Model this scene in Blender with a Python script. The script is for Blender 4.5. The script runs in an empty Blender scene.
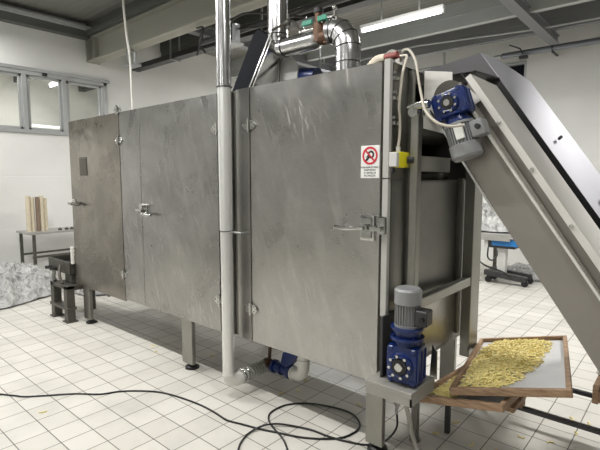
import bpy, bmesh, math, random
from mathutils import Vector, Matrix, Euler
random.seed(7)
R = math.radians
SC = bpy.context.scene
COL = SC.collection

# ------------------------------------------------------------------ materials
def new_mat(name):
    m = bpy.data.materials.new(name); m.use_nodes = True
    nt = m.node_tree; nt.nodes.clear()
    out = nt.nodes.new('ShaderNodeOutputMaterial')
    b = nt.nodes.new('ShaderNodeBsdfPrincipled')
    nt.links.new(b.outputs[0], out.inputs[0])
    return m, nt, b

def coords(nt, scale=(1, 1, 1), rot=(0, 0, 0), kind='POINT'):
    g = nt.nodes.new('ShaderNodeNewGeometry')
    mp = nt.nodes.new('ShaderNodeMapping'); mp.vector_type = kind
    mp.inputs['Scale'].default_value = scale
    mp.inputs['Rotation'].default_value = rot
    nt.links.new(g.outputs['Position'], mp.inputs['Vector'])
    return mp.outputs[0]

def noise(nt, vec, scale, detail=4, rough=.55, dist=0):
    n = nt.nodes.new('ShaderNodeTexNoise')
    n.inputs['Scale'].default_value = scale
    n.inputs['Detail'].default_value = detail
    n.inputs['Roughness'].default_value = rough
    n.inputs['Distortion'].default_value = dist
    nt.links.new(vec, n.inputs['Vector'])
    return n.outputs['Fac']

def ramp(nt, fac, stops):
    r = nt.nodes.new('ShaderNodeValToRGB')
    e = r.color_ramp.elements
    while len(e) < len(stops): e.new(.5)
    for k, (p, c) in enumerate(stops):
        e[k].position = p
        e[k].color = (c, c, c, 1) if isinstance(c, (int, float)) else (*c, 1)
    nt.links.new(fac, r.inputs[0])
    return r.outputs[0]

def mix(nt, fac, a, b, mode='MIX'):
    n = nt.nodes.new('ShaderNodeMix'); n.data_type = 'RGBA'; n.blend_type = mode
    for sock, v in ((n.inputs[0], fac), (n.inputs[6], a), (n.inputs[7], b)):
        if hasattr(v, 'links'): nt.links.new(v, sock)
        elif isinstance(v, (int, float)): sock.default_value = v
        else: sock.default_value = (*v, 1)
    return n.outputs[2]

def bump(nt, b, h, strength=.3, dist=.01, prev=None):
    n = nt.nodes.new('ShaderNodeBump')
    n.inputs['Strength'].default_value = strength
    n.inputs['Distance'].default_value = dist
    nt.links.new(h, n.inputs['Height'])
    if prev is not None: nt.links.new(prev, n.inputs['Normal'])
    nt.links.new(n.outputs[0], b.inputs['Normal'])
    return n.outputs[0]

def plain(name, col, rough=.5, metal=0, var=.12, vs=8, spec=.5, bmp=0):
    m, nt, b = new_mat(name)
    v = coords(nt)
    f = noise(nt, v, vs, 5)
    c = mix(nt, f, tuple(max(0, x*(1-var)) for x in col), tuple(min(1, x*(1+var)) for x in col))
    nt.links.new(c, b.inputs['Base Color'])
    b.inputs['Roughness'].default_value = rough
    b.inputs['Metallic'].default_value = metal
    b.inputs['Specular IOR Level'].default_value = spec
    if bmp: bump(nt, b, noise(nt, v, vs*6, 4), bmp, .004)
    return m

def steel(name, col, rough=.3, wave=.25, brush=(3, 3, 90), streaks=0, mott=.2, dents=1.0):
    """brushed stainless sheet: slow waviness, fine brushing, reflection mottling in the colour, scuffs"""
    m, nt, b = new_mat(name)
    v = coords(nt)
    f1 = noise(nt, v, 2.2, 6, .6, .6)
    c = mix(nt, ramp(nt, f1, [(.3, 0), (.7, 1)]), tuple(x*(1-mott) for x in col), tuple(min(1, x*(1+mott*.6)) for x in col))  # mottled reflections of the sheet, put into the base colour
    vb = coords(nt, brush)
    fb = noise(nt, vb, 6, 3, .7)
    c = mix(nt, .10, c, ramp(nt, fb, [(.35, .2), (.65, .9)]), 'OVERLAY')
    rr = nt.nodes.new('ShaderNodeMapRange')
    rr.inputs[3].default_value = rough - .07; rr.inputs[4].default_value = rough + .12
    nt.links.new(f1, rr.inputs[0])
    rsock = rr.outputs[0]
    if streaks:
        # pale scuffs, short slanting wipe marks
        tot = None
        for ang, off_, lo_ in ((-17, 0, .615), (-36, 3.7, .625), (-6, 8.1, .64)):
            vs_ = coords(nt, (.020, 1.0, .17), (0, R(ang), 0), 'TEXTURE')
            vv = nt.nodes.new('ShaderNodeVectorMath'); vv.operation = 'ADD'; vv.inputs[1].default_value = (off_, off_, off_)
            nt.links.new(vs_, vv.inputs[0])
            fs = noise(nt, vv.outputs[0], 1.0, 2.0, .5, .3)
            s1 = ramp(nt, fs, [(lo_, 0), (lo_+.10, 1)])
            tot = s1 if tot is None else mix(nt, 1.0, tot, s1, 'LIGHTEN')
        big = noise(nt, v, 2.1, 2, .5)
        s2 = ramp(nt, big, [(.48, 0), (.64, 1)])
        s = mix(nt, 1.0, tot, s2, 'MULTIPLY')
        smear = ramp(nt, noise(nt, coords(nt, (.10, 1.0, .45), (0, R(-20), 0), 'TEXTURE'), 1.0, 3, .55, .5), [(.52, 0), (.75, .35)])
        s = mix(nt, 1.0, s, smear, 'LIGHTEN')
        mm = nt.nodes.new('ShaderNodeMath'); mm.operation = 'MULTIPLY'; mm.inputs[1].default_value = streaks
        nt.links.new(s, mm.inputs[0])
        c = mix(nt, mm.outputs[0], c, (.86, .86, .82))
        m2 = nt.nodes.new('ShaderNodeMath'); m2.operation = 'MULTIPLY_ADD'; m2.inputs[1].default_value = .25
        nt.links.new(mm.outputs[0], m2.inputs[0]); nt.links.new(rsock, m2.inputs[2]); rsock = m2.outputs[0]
    nt.links.new(c, b.inputs['Base Color'])
    nt.links.new(rsock, b.inputs['Roughness'])
    b.inputs['Metallic'].default_value = 1
    n1 = bump(nt, b, fb, .05, .002)
    if dents: bump(nt, b, noise(nt, v, 3.2, 2, .4, .3), wave*dents, .03, n1)
    return m

M = {}
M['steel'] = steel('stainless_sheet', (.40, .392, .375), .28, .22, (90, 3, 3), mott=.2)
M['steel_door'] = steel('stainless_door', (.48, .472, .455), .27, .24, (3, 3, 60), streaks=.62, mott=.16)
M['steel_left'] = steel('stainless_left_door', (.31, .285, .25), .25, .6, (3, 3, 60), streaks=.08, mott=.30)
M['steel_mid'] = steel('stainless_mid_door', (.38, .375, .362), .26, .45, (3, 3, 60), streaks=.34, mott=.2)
M['steel_side'] = steel('stainless_side', (.22, .215, .195), .34, .15, (3, 3, 60), mott=.25)  # darker copy of the sheet: the side's lack of light is in the colour
M['steel_frame'] = steel('stainless_frame', (.34, .335, .305), .38, .06, (60, 60, 3), mott=.15, dents=.4)
M['steel_conv'] = plain('satin_conveyor_plate', (.29, .27, .24), .34, .35, .10, 3)
M['strip'] = plain('pale_corner_strip', (.52, .515, .49), .35, .25, .10, 6)
M['shelf'] = plain('grey_shelf_steel', (.36, .35, .32), .4, .3, .12, 8)
M['steel_cover'] = plain('satin_cover_sheet', (.72, .705, .66), .34, .10, .12, 4)
M['steel_bright'] = steel('bright_steel', (.62, .62, .60), .13, .5, (8, 8, 8), mott=.45, dents=.3)
M['clad'] = steel('aluminium_cladding', (.74, .74, .75), .20, .35, (3, 3, 30), mott=.22, dents=.6)
M['pole'] = plain('brushed_pipe', (.78, .78, .76), .24, .55, .06, 4)
M['white_pvc'] = plain('white_pvc', (.72, .71, .66), .35, 0, .08, 12)
M['grey_pvc'] = plain('translucent_grey_hose', (.34, .34, .31), .25, 0, .2, 14)
M['hose_grey'] = plain('pale_grey_hose', (.48, .46, .42), .45, 0, .1, 14)
M['guard'] = plain('lilac_white_guard', (.46, .46, .50), .45, .1, .06, 2)
M['hood'] = plain('matt_grey_hood', (.11, .106, .112), .5, .4, .1, 4)
M['black'] = plain('black_rubber', (.013, .013, .014), .45, 0, .2)
M['cable'] = plain('black_cable_sheath', (.01, .01, .01), .35, 0, .1)
M['belt'] = plain('black_belt', (.016, .016, .018), .55, 0, .2)
M['blue'] = plain('blue_enamel', (.005, .020, .115), .30, .0, .3, 14, .6)
M['navy'] = plain('navy_plastic', (.004, .005, .009), .6, 0, .3, 8, .12)
M['motor_grey'] = plain('grey_motor_paint', (.27, .275, .28), .42, .1, .12, 14)
M['motor_dark'] = plain('dark_gap_paint', (.05, .05, .052), .5, .2, .2, 14)
M['label_white'] = plain('label_plate', (.7, .7, .66), .4, 0, .1, 40)
M['yellow'] = plain('yellow_plastic', (.78, .70, .02), .4, 0, .06)
M['lgrey'] = plain('light_grey_plastic', (.60, .60, .58), .4, 0, .05)
M['beige_cable'] = plain('beige_cable_sheath', (.55, .51, .43), .45, 0, .08)
M['green'] = plain('green_lever', (.01, .23, .14), .4, 0, .15)
M['rust'] = plain('rusty_brass', (.12, .07, .045), .5, .6, .4, 22, .5, .3)
M['red_wrap'] = plain('dull_red_wrap', (.27, .08, .07), .6, 0, .25, 20)
M['cream_wrap'] = plain('cream_wrap', (.62, .56, .45), .7, 0, .25, 20, .4, .4)
M['dark_iron'] = plain('dark_galvanised', (.06, .06, .062), .45, .6, .3, 10)
M['galv'] = plain('galvanised', (.36, .37, .37), .42, .7, .15, 10)
M['alu'] = plain('window_aluminium', (.42, .43, .43), .4, .5, .06, 6)
M['beam_light'] = plain('pale_olive_beam', (.34, .335, .285), .6, 0, .08, 2)
M['beam_dark'] = plain('dark_olive_beam', (.105, .11, .10), .55, .1, .15, 3)
M['beam_grey'] = plain('blue_grey_joist', (.20, .205, .215), .5, .2, .1, 4)
M['purlin'] = plain('pale_purlin', (.42, .44, .43), .55, .1, .08, 4)
M['conduit'] = plain('steel_conduit', (.22, .235, .26), .4, .5, .12, 6)
M['red'] = plain('sign_red', (.62, .03, .05), .4, 0, .03)
M['sign_white'] = plain('sign_white', (.82, .82, .80), .35, 0, .02)
M['sign_black'] = plain('sign_black', (.015, .015, .015), .4, 0, .02)
M['beige_board'] = plain('cream_board', (.60, .53, .40), .6, 0, .15, 20)
M['brown_board'] = plain('brown_board', (.21, .15, .11), .6, 0, .2, 20)
M['table_steel'] = plain('worn_table_steel', (.42, .42, .40), .4, .6, .12, 8)
M['blue_plastic'] = plain('bright_blue_plastic', (.02, .16, .42), .4, 0, .2, 20)
M['dirty_steel'] = plain('dirty_dark_steel', (.12, .115, .10), .45, .7, .35, 12)
M['vent'] = plain('dark_vent_plate', (.09, .085, .07), .5, .3, .3, 60)
M['room_white'] = plain('next_room_white', (.75, .74, .70), .7, 0, .05)
M['paper'] = plain('crumpled_paper', (.62, .61, .58), .7, 0, .1, 20, .3, .4)

def wall_mat():
    m, nt, b = new_mat('white_painted_wall')
    v = coords(nt)
    f = noise(nt, v, .9, 6, .6)
    c = mix(nt, ramp(nt, f, [(.3, 0), (.75, 1)]), (.66, .66, .635), (.74, .74, .72))
    # scuffs
    s = ramp(nt, noise(nt, v, 5, 8, .7), [(.63, 0), (.75, 1)])
    c = mix(nt, mix(nt, .35, (0, 0, 0), s), c, (.55, .54, .50))
    nt.links.new(c, b.inputs['Base Color']); b.inputs['Roughness'].default_value = .6
    # panel joints, blocks 0.6 m tall
    sp = nt.nodes.new('ShaderNodeSeparateXYZ'); nt.links.new(v, sp.inputs[0])
    d = nt.nodes.new('ShaderNodeMath'); d.operation = 'PINGPONG'; d.inputs[1].default_value = .42
    nt.links.new(sp.outputs[2], d.inputs[0])
    h = ramp(nt, d.outputs[0], [(0, 0), (.012, 1)])
    n1 = bump(nt, b, h, .25, .006)
    bump(nt, b, noise(nt, v, 45, 4), .12, .003, n1)
    return m
M['wall'] = wall_mat()

def floor_mat():
    m, nt, b = new_mat('cream_floor_tiles')
    g = nt.nodes.new('ShaderNodeNewGeometry')
    mp = nt.nodes.new('ShaderNodeMapping')
    mp.inputs['Location'].default_value = (.1, -.065, 0)
    nt.links.new(g.outputs['Position'], mp.inputs['Vector'])
    br = nt.nodes.new('ShaderNodeTexBrick')
    br.offset = 0; br.squash = 1
    br.inputs['Scale'].default_value = 1
    br.inputs['Brick Width'].default_value = .2
    br.inputs['Row Height'].default_value = .2
    br.inputs['Mortar Size'].default_value = .0035
    br.inputs['Mortar Smooth'].default_value = .25
    br.inputs['Bias'].default_value = 0
    br.inputs['Color1'].default_value = (.62, .60, .545, 1)
    br.inputs['Color2'].default_value = (.69, .67, .615, 1)
    br.inputs['Mortar'].default_value = (.13, .12, .105, 1)
    nt.links.new(mp.outputs[0], br.inputs['Vector'])
    v = coords(nt)
    dirt = ramp(nt, noise(nt, v, 1.4, 7, .62), [(.45, 1), (.72, .8)])
    c = mix(nt, 1.0, br.outputs['Color'], dirt, 'MULTIPLY')
    spk = ramp(nt, noise(nt, v, 26, 3, .6), [(.70, 0), (.76, 1)])
    c = mix(nt, mix(nt, .4, (0, 0, 0), spk), c, (.35, .32, .26))
    nt.links.new(c, b.inputs['Base Color'])
    rr = ramp(nt, noise(nt, v, 3, 5, .6), [(.3, .32), (.7, .5)])
    nt.links.new(rr, b.inputs['Roughness'])
    inv = ramp(nt, br.outputs['Fac'], [(0, 1), (1, 0)])
    bump(nt, b, inv, .35, .003)
    return m
M['floor'] = floor_mat()

def ceil_mat():
    m, nt, b = new_mat('grey_ceiling')
    v = coords(nt)
    w = nt.nodes.new('ShaderNodeTexWave'); w.bands_direction = 'Y'
    w.inputs['Scale'].default_value = 2.6; w.inputs['Distortion'].default_value = 0
    nt.links.new(v, w.inputs['Vector'])
    c = mix(nt, noise(nt, v, 1.2, 6), (.17, .168, .15), (.24, .238, .218))
    nt.links.new(c, b.inputs['Base Color']); b.inputs['Roughness'].default_value = .6
    bump(nt, b, w.outputs['Fac'], .25, .02)
    return m
M['ceiling'] = ceil_mat()

def wood_mat():
    m, nt, b = new_mat('worn_tray_wood')
    v = coords(nt, (3, 14, 30))
    f = noise(nt, v, 3, 6, .6, .5)
    c = mix(nt, ramp(nt, f, [(.3, 0), (.7, 1)]), (.19, .11, .06), (.46, .31, .19))
    nt.links.new(c, b.inputs['Base Color']); b.inputs['Roughness'].default_value = .6
    bump(nt, b, f, .2, .003)
    return m
M['wood'] = wood_mat()

def mesh_mat():
    m, nt, b = new_mat('fine_tray_netting')
    v = coords(nt)
    f = noise(nt, v, 6, 6, .6)
    c = mix(nt, f, (.52, .52, .52), (.68, .68, .68))
    nt.links.new(c, b.inputs['Base Color']); b.inputs['Roughness'].default_value = .5
    b.inputs['Metallic'].default_value = .15
    bump(nt, b, noise(nt, v, 500, 2), .3, .001)
    return m
M['net'] = mesh_mat()

def pasta_mat():
    m, nt, b = new_mat('yellow_fresh_pasta')
    v = coords(nt)
    c = mix(nt, noise(nt, v, 60, 3), (.86, .69, .22), (.95, .86, .42))
    nt.links.new(c, b.inputs['Base Color']); b.inputs['Roughness'].default_value = .5
    b.inputs['Subsurface Weight'].default_value = .05
    return m
M['pasta'] = pasta_mat()

def plastic_mat():
    m, nt, b = new_mat('crumpled_clear_plastic')
    v = coords(nt)
    f = noise(nt, v, 9, 7, .7, 1.0)
    c = mix(nt, ramp(nt, f, [(.35, 0), (.65, 1)]), (.30, .30, .29), (.78, .78, .77))
    nt.links.new(c, b.inputs['Base Color']); b.inputs['Roughness'].default_value = .22
    b.inputs['Transmission Weight'].default_value = .15
    n1 = bump(nt, b, f, .8, .04)
    bump(nt, b, noise(nt, v, 30, 5, .7, .8), .6, .012, n1)
    return m
M['plastic'] = plastic_mat()

def glass_mat():
    m, nt, b = new_mat('window_glass')
    b.inputs['Base Color'].default_value = (.93, .95, .94, 1)
    b.inputs['Roughness'].default_value = .02
    b.inputs['Transmission Weight'].default_value = 1
    b.inputs['IOR'].default_value = 1.05
    return m
M['glass'] = glass_mat()

def emit(name, col, s):
    m, nt, b = new_mat(name)
    b.inputs['Base Color'].default_value = (.9, .9, .9, 1)
    b.inputs['Emission Color'].default_value = (*col, 1)
    b.inputs['Emission Strength'].default_value = s
    return m
M['tube'] = emit('fluorescent_tube', (.95, .97, 1), 9)

# ------------------------------------------------------------------ geometry helpers
class MB:
    def __init__(s): s.bm = bmesh.new()
    def _merge(s, tmp):
        me = bpy.data.meshes.new('tmp'); tmp.to_mesh(me); tmp.free()
        s.bm.from_mesh(me); bpy.data.meshes.remove(me)
    def box(s, lo, hi, bev=.003, mat=None, seg=1):
        t = bmesh.new(); bmesh.ops.create_cube(t, size=1)
        lo, hi = Vector(lo), Vector(hi); c = (lo+hi)/2; d = hi-lo
        for v in t.verts: v.co = Vector((c.x+v.co.x*d.x, c.y+v.co.y*d.y, c.z+v.co.z*d.z))
        bev = min(bev, min(abs(d.x), abs(d.y), abs(d.z))*.4)
        if bev > 0: bmesh.ops.bevel(t, geom=t.edges[:], offset=bev, segments=seg, affect='EDGES', profile=.5)
        if mat is not None: bmesh.ops.transform(t, matrix=mat, verts=t.verts[:])
        s._merge(t); return s
    def cyl(s, a, b, r, r2=None, n=24, caps=True):
        a, b = Vector(a), Vector(b); d = b-a
        t = bmesh.new()
        bmesh.ops.create_cone(t, cap_ends=caps, segments=n, radius1=r, radius2=r if r2 is None else r2, depth=d.length)
        q = d.to_track_quat('Z', 'Y').to_matrix().to_4x4()
        bmesh.ops.transform(t, matrix=Matrix.Translation((a+b)/2) @ q, verts=t.verts[:])
        s._merge(t); return s
    def tube(s, pts, r, n=10, closed_ends=True):
        pts = [Vector(p) for p in pts]
        t = bmesh.new(); rings = []
        up = None
        for i, p in enumerate(pts):
            d = (pts[min(i+1, len(pts)-1)]-pts[max(i-1, 0)]).normalized()
            if up is None:
                up = d.orthogonal().normalized()
            up = (up - d*up.dot(d)).normalized()
            w = d.cross(up)
            rr = r[i] if isinstance(r, (list, tuple)) else r
            rings.append([t.verts.new(p + (up*math.cos(2*math.pi*k/n)+w*math.sin(2*math.pi*k/n))*rr) for k in range(n)])
        for A, B in zip(rings, rings[1:]):
            for k in range(n): t.faces.new((A[k], A[(k+1) % n], B[(k+1) % n], B[k]))
        if closed_ends: t.faces.new(rings[0][::-1]); t.faces.new(rings[-1])
        bmesh.ops.recalc_face_normals(t, faces=t.faces[:])
        s._merge(t); return s
    def prism(s, pts, off):
        """polygon pts (3-D, planar) swept by vector off"""
        t = bmesh.new(); off = Vector(off)
        A = [t.verts.new(Vector(p)) for p in pts]; B = [t.verts.new(Vector(p)+off) for p in pts]
        t.faces.new(A[::-1]); t.faces.new(B)
        n = len(A)
        for k in range(n): t.faces.new((A[k], A[(k+1) % n], B[(k+1) % n], B[k]))
        bmesh.ops.recalc_face_normals(t, faces=t.faces[:])
        s._merge(t); return s
    def sphere(s, c, r, sub=2):
        t = bmesh.new(); bmesh.ops.create_icosphere(t, subdivisions=sub, radius=1)
        rv = Vector((r, r, r)) if isinstance(r, (int, float)) else Vector(r)
        for v in t.verts: v.co = Vector(c)+Vector((v.co.x*rv.x, v.co.y*rv.y, v.co.z*rv.z))
        s._merge(t); return s
    def ring(s, c, axis, R_, r, n=28, m=8):
        c, axis = Vector(c), Vector(axis).normalized()
        u = axis.orthogonal().normalized(); w = axis.cross(u)
        t = bmesh.new(); rings = []
        for i in range(n):
            a = 2*math.pi*i/n; d = u*math.cos(a)+w*math.sin(a)
            rings.append([t.verts.new(c+d*(R_+r*math.cos(2*math.pi*k/m))+axis*r*math.sin(2*math.pi*k/m)) for k in range(m)])
        for i in range(n):
            A, B = rings[i], rings[(i+1) % n]
            for k in range(m): t.faces.new((A[k], A[(k+1) % m], B[(k+1) % m], B[k]))
        bmesh.ops.recalc_face_normals(t, faces=t.faces[:])
        s._merge(t); return s
    def build(s, name, mat, parent=None, local=False, smooth=True):
        me = bpy.data.meshes.new(name); s.bm.to_mesh(me); s.bm.free()
        me.materials.append(M[mat] if isinstance(mat, str) else mat)
        o = bpy.data.objects.new(name, me); COL.objects.link(o)
        if smooth:
            for p in me.polygons: p.use_smooth = True
            me.set_sharp_from_angle(angle=R(35))
        if parent is not None:
            o.parent = parent
            if not local:
                off = wloc(parent)
                me.transform(Matrix.Translation(-off))
        elif not local:
            vs = [v.co for v in me.vertices]
            c = Vector(((min(v.x for v in vs)+max(v.x for v in vs))/2, (min(v.y for v in vs)+max(v.y for v in vs))/2, min(v.z for v in vs)))
            me.transform(Matrix.Translation(-c)); o.location = c
        return o

def wloc(o):
    v = Vector((0, 0, 0))
    while o is not None: v += Vector(o.location); o = o.parent
    return v

def tag(o, label=None, cat=None, group=None, kind=None):
    if label: o['label'] = label
    if cat: o['category'] = cat
    if group: o['group'] = group
    if kind: o['kind'] = kind
    return o

def thing(name, loc, label, cat, group=None, rot=None):
    o = bpy.data.objects.new(name, None); COL.objects.link(o)
    o.empty_display_size = .1
    o.location = loc
    if rot: o.rotation_euler = rot
    return tag(o, label, cat, group)

def struct(o): o['kind'] = 'structure'; return o

def spline(pts, k=6):
    P = [Vector(p) for p in pts]; P = [P[0]*2-P[1]]+P+[P[-1]*2-P[-2]]
    out = []
    for i in range(1, len(P)-2):
        for j in range(k):
            t = j/k
            out.append(.5*((2*P[i])+(P[i+1]-P[i-1])*t+(2*P[i-1]-5*P[i]+4*P[i+1]-P[i+2])*t*t+(-P[i-1]+3*P[i]-3*P[i+1]+P[i+2])*t**3))
    out.append(P[-2]); return out

# ------------------------------------------------------------------ room shell
XL, XR, YF, YB, ZC = -8.2, 6.0, -5.6, 9.3, 4.3
struct(MB().box((XL-.2, YF-.2, -.12), (XR+.2, YB+.2, 0), 0).build('floor', 'floor'))
struct(MB().box((XL-.2, YF-.2, ZC), (XR+.2, YB+.2, ZC+.15), 0).build('ceiling', 'ceiling'))
# left wall with the window hole  Y -.35..3.95, Z 2.36..3.33
WY0, WY1, WZ0, WZ1 = -.6, 4.10, 2.365, 3.345
w = MB()
w.box((XL-.2, YF-.2, 0), (XL, YB+.2, WZ0), 0).box((XL-.2, YF-.2, WZ1), (XL, YB+.2, ZC), 0)
w.box((XL-.2, YF-.2, WZ0), (XL, WY0, WZ1), 0).box((XL-.2, WY1, WZ0), (XL, YB+.2, WZ1), 0)
struct(w.build('wall_left', 'wall'))
# back wall with a dark opening
BX0, BX1, BZ0, BZ1 = -3.6, -2.55, 3.05, 3.80
w = MB()
w.box((XL, YB, 0), (XR, YB+.2, BZ0), 0).box((XL, YB, BZ1), (XR, YB+.2, ZC), 0)
w.box((XL, YB, BZ0), (BX0, YB+.2, BZ1), 0).box((BX1, YB, BZ0), (XR, YB+.2, BZ1), 0)
struct(w.build('wall_back', 'wall'))
struct(MB().box((XR, YF-.2, 0), (XR+.2, YB+.2, ZC), 0).build('wall_right', 'wall'))
struct(MB().box((XL, YF-.2, 0), (XR, YF, ZC), 0).build('wall_front', 'wall'))

# window in left wall: frame, three visible leaves
wf = struct(thing('window_1', (XL-.1, (WY0+WY1)/2, WZ0), 'x', 'x')); del wf['label']; del wf['category']
f = MB()
f.box((XL-.12, WY0, WZ0), (XL+.03, WY1, WZ0+.06)).box((XL-.12, WY0, WZ1-.06), (XL+.03, WY1, WZ1))
f.box((XL-.12, WY0, WZ0), (XL+.03, WY0+.06, WZ1)).box((XL-.12, WY1-.06, WZ0), (XL+.03, WY1, WZ1))
muls = [3.36, 2.75, 1.75, 1.1, .3]
for y in muls: f.box((XL-.10, y-.035, WZ0+.04), (XL+.025, y+.035, WZ1-.04))
f.build('window_frame', 'alu', wf)
edges = [WY1-.06, 3.36, 2.75, 1.75, 1.1, .3, WY0+.06]
for a, b in zip(edges, edges[1:]):
    y1, y0 = a-.03, b+.05
    s = MB()
    s.box((XL-.07, y0, WZ0+.06), (XL-.02, y1, WZ0+.10)).box((XL-.07, y0, WZ1-.10), (XL-.02, y1, WZ1-.06))
    s.box((XL-.07, y0, WZ0+.06), (XL-.02, y0+.04, WZ1-.06)).box((XL-.07, y1-.04, WZ0+.06), (XL-.02, y1, WZ1-.06))
    s.build('sash', 'alu', wf)
    MB().box((XL-.05, y0+.03, WZ0+.09), (XL-.044, y1-.03, WZ1-.09), 0).build('pane', 'glass', wf)
MB().box((XL+.03, 3.02, WZ1-.05), (XL+.06, 3.09, WZ1-.0)).build('window_latch', 'black', wf)
MB().box((XL-.02, WY0-.05, WZ1), (XL+.05, WY1+.05, WZ1+.05)).build('window_trim', 'alu', wf)
# next room seen through the window
for nm, lo, hi in (('wall_beyond_left', (XL-5.2, -3, 1.0), (XL-5.0, 9, 4.5)), ('wall_beyond_front', (XL-5.2, -3.2, 1.0), (XL-.2, -3, 4.5)), ('wall_beyond_back', (XL-5.2, 9, 1.0), (XL-.2, 9.2, 4.5)),
                   ('ceiling_beyond', (XL-5.2, -3.2, 4.5), (XL-.2, 9.2, 4.6)), ('floor_beyond', (XL-5.2, -3.2, .9), (XL-.2, 9.2, 1.0))):
    struct(MB().box(lo, hi, 0).build(nm, 'room_white'))
nb = MB()
for y in (1.0, 2.6, 4.2, 5.8): nb.box((XL-5.0, y, 4.05), (XL-.3, y+.16, 4.4))
struct(nb.build('trim_1', 'beam_dark'))
for k, (x_, y_) in enumerate([(XL-1.6, 1.2), (XL-1.6, 3.0), (XL-3.2, 4.6), (XL-3.6, 2.2), (XL-2.2, 5.6)]):
    t = thing('ceiling_lamp', (x_, y_, 3.85), 'lit tube lamp in the next room seen through the window', 'lamp', 'tube lamps beyond the window')
    MB().box((x_-.6, y_-.04, 3.87), (x_+.6, y_+.04, 3.93), .006).box((x_-.02, y_-.02, 3.93), (x_+.02, y_+.02, 4.49), 0).build('lamp_housing', 'lgrey', t)
    MB().cyl((x_-.58, y_, 3.85), (x_+.58, y_, 3.85), .02, n=12).build('tube', 'tube', t)
for k, (y0_, y1_, h_) in enumerate([(-.5, 1.6, 2.3), (1.9, 3.4, 2.1), (3.9, 6.0, 2.5)]):
    tag(MB().box((XL-4.6, y0_, 1.0), (XL-3.4, y1_, 1.0+h_*.75), .02).build('pale_box', 'room_white'), ['added pale box in the next room behind the leftmost pane', 'added pale low box in the next room behind the middle pane', 'added pale tall box in the next room behind the right pane'][k], 'box')  # pale boxes added to give the brightness low in the panes

# back wall dark opening (window with frame)
w2 = struct(thing('window_2', ((BX0+BX1)/2, YB+.1, BZ0), 'x', 'x')); del w2['label']; del w2['category']
f = MB()
f.box((BX0, YB-.02, BZ0), (BX1, YB+.12, BZ0+.05)).box((BX0, YB-.02, BZ1-.05), (BX1, YB+.12, BZ1)).box((BX0, YB-.02, BZ0), (BX0+.05, YB+.12, BZ1)).box((BX1-.04, YB-.0, BZ0), (BX1, YB+.12, BZ1))
f.build('window_frame', 'alu', w2)
MB().box((BX0+.04, YB+.08, BZ0+.04), (BX1-.03, YB+.09, BZ1-.04), 0).build('dark_backing', 'navy', w2)  # navy sheet put in for the darkness of the opening

# ceiling steelwork
def ibeam(lo, hi, axis, tf=.025, tw=.02):
    m = MB(); lo, hi = Vector(lo), Vector(hi); c = (lo+hi)/2
    m.box((lo.x, lo.y, lo.z), (hi.x, hi.y, lo.z+tf), .002).box((lo.x, lo.y, hi.z-tf), (hi.x, hi.y, hi.z), .002)
    if axis == 'x': m.box((lo.x, c.y-tw, lo.z), (hi.x, c.y+tw, hi.z), 0)
    else: m.box((c.x-tw, lo.y, lo.z), (c.x+tw, hi.y, hi.z), 0)
    return m
b_ = ibeam((XL, 3.78, 3.66), (XR, 3.98, 4.06), 'x')
b_.box((XL+.25, 3.79, 3.68), (XL+.275, 3.97, 4.04), 0)
b_.box((XL+.0, 3.76, 3.65), (XL+.03, 4.0, 4.07), 0)
struct(b_.build('beam_main', 'beam_light'))
o = MB(); o.box((XL, 3.70, 4.06), (XR, 3.76, 4.14)).box((XL, 3.78, 4.06), (XR, 4.0, 4.30)); struct(o.build('trim_2', 'beam_dark'))
o = MB(); o.box((XL, YF, 4.02), (XL+.16, 3.78, 4.14)); struct(o.build('trim_3', 'beam_dark'))
o = MB(); o.box((XL, YF, 4.14), (XL+.22, 3.78, 4.20)); struct(o.build('trim_4', 'purlin'))
for k, (y, z, mt, h, wd) in enumerate([(5.25, 3.98, 'beam_dark', .14, .12), (7.05, 3.93, 'purlin', .17, .10), (8.35, 4.0, 'beam_grey', .16, .12), (2.0, 4.12, 'beam_dark', .12, .1), (0.2, 4.12, 'purlin', .12, .1), (-1.8, 4.12, 'beam_dark', .12, .1)]):
    struct(MB().box((XL, y, z), (XR, y+wd, z+h)).box((XL, y-.02, z+h), (XR, y+wd+.02, ZC), 0).build('trim_%d' % (5+k), mt))
for k, x in enumerate((-6.1, -2.06, 1.9)):
    struct(ibeam((x, 4.0, 3.86), (x+.15, 8.75, 4.0), 'y', .02, .05).build('trim_%d' % (12+k), 'beam_grey'))

# conduits along the back wall
t = MB().box((-4, 8.93, 3.87), (-3.97, 8.97, ZC), 0).box((-6.5, 8.93, 3.87), (-6.47, 8.97, ZC), 0).tube([(XL, 8.95, 3.86), (-3.0, 8.95, 3.86)], .028, 10); t.cyl((-3.02, 8.95, 3.86), (-2.9, 8.95, 3.86), .034)
tag(t.build('light_conduit', 'purlin'), 'pale metal conduit along the back wall, ending behind the grey hood', 'pipe')
c = thing('wall_conduit', (-1, 8.95, 3.83), 'dark blue-grey pipe clamped along the top of the right-hand wall', 'pipe')
MB().tube([(-2.88, 8.95, 3.86), (XR-.1, 8.95, 3.86)], .05, 12).build('pipe', 'conduit', c)
for x in (-2.05, -1.1, .2):
    MB().ring((x, 8.95, 3.86), (1, 0, 0), .055, .012, 18, 6).box((x-.02, 8.95, 3.79), (x+.02, YB, 3.81), .002).build('clamp', 'dark_iron', c)
tag(MB().tube([(-6.5, 8.0, 3.96), (-3.9, 7.6, 3.95), (-2.0, 7.9, 3.92), (2, 8.2, 3.96)], .014, 8).build('thin_conduit', 'purlin'), 'thin pale conduit slung below the roof in front of the wall', 'pipe')
tag(MB().tube([(-2.72, 8.8, 4.0), (-2.55, 8.85, 3.92), (-2.50, 8.85, 3.82)], .012, 6).box((-2.56, 8.82, 3.74), (-2.42, 8.90, 3.79), .005).build('spot_bracket', 'dark_iron'), 'small dark bracket arm hanging from the roof beside the dark opening', 'bracket')

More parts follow.
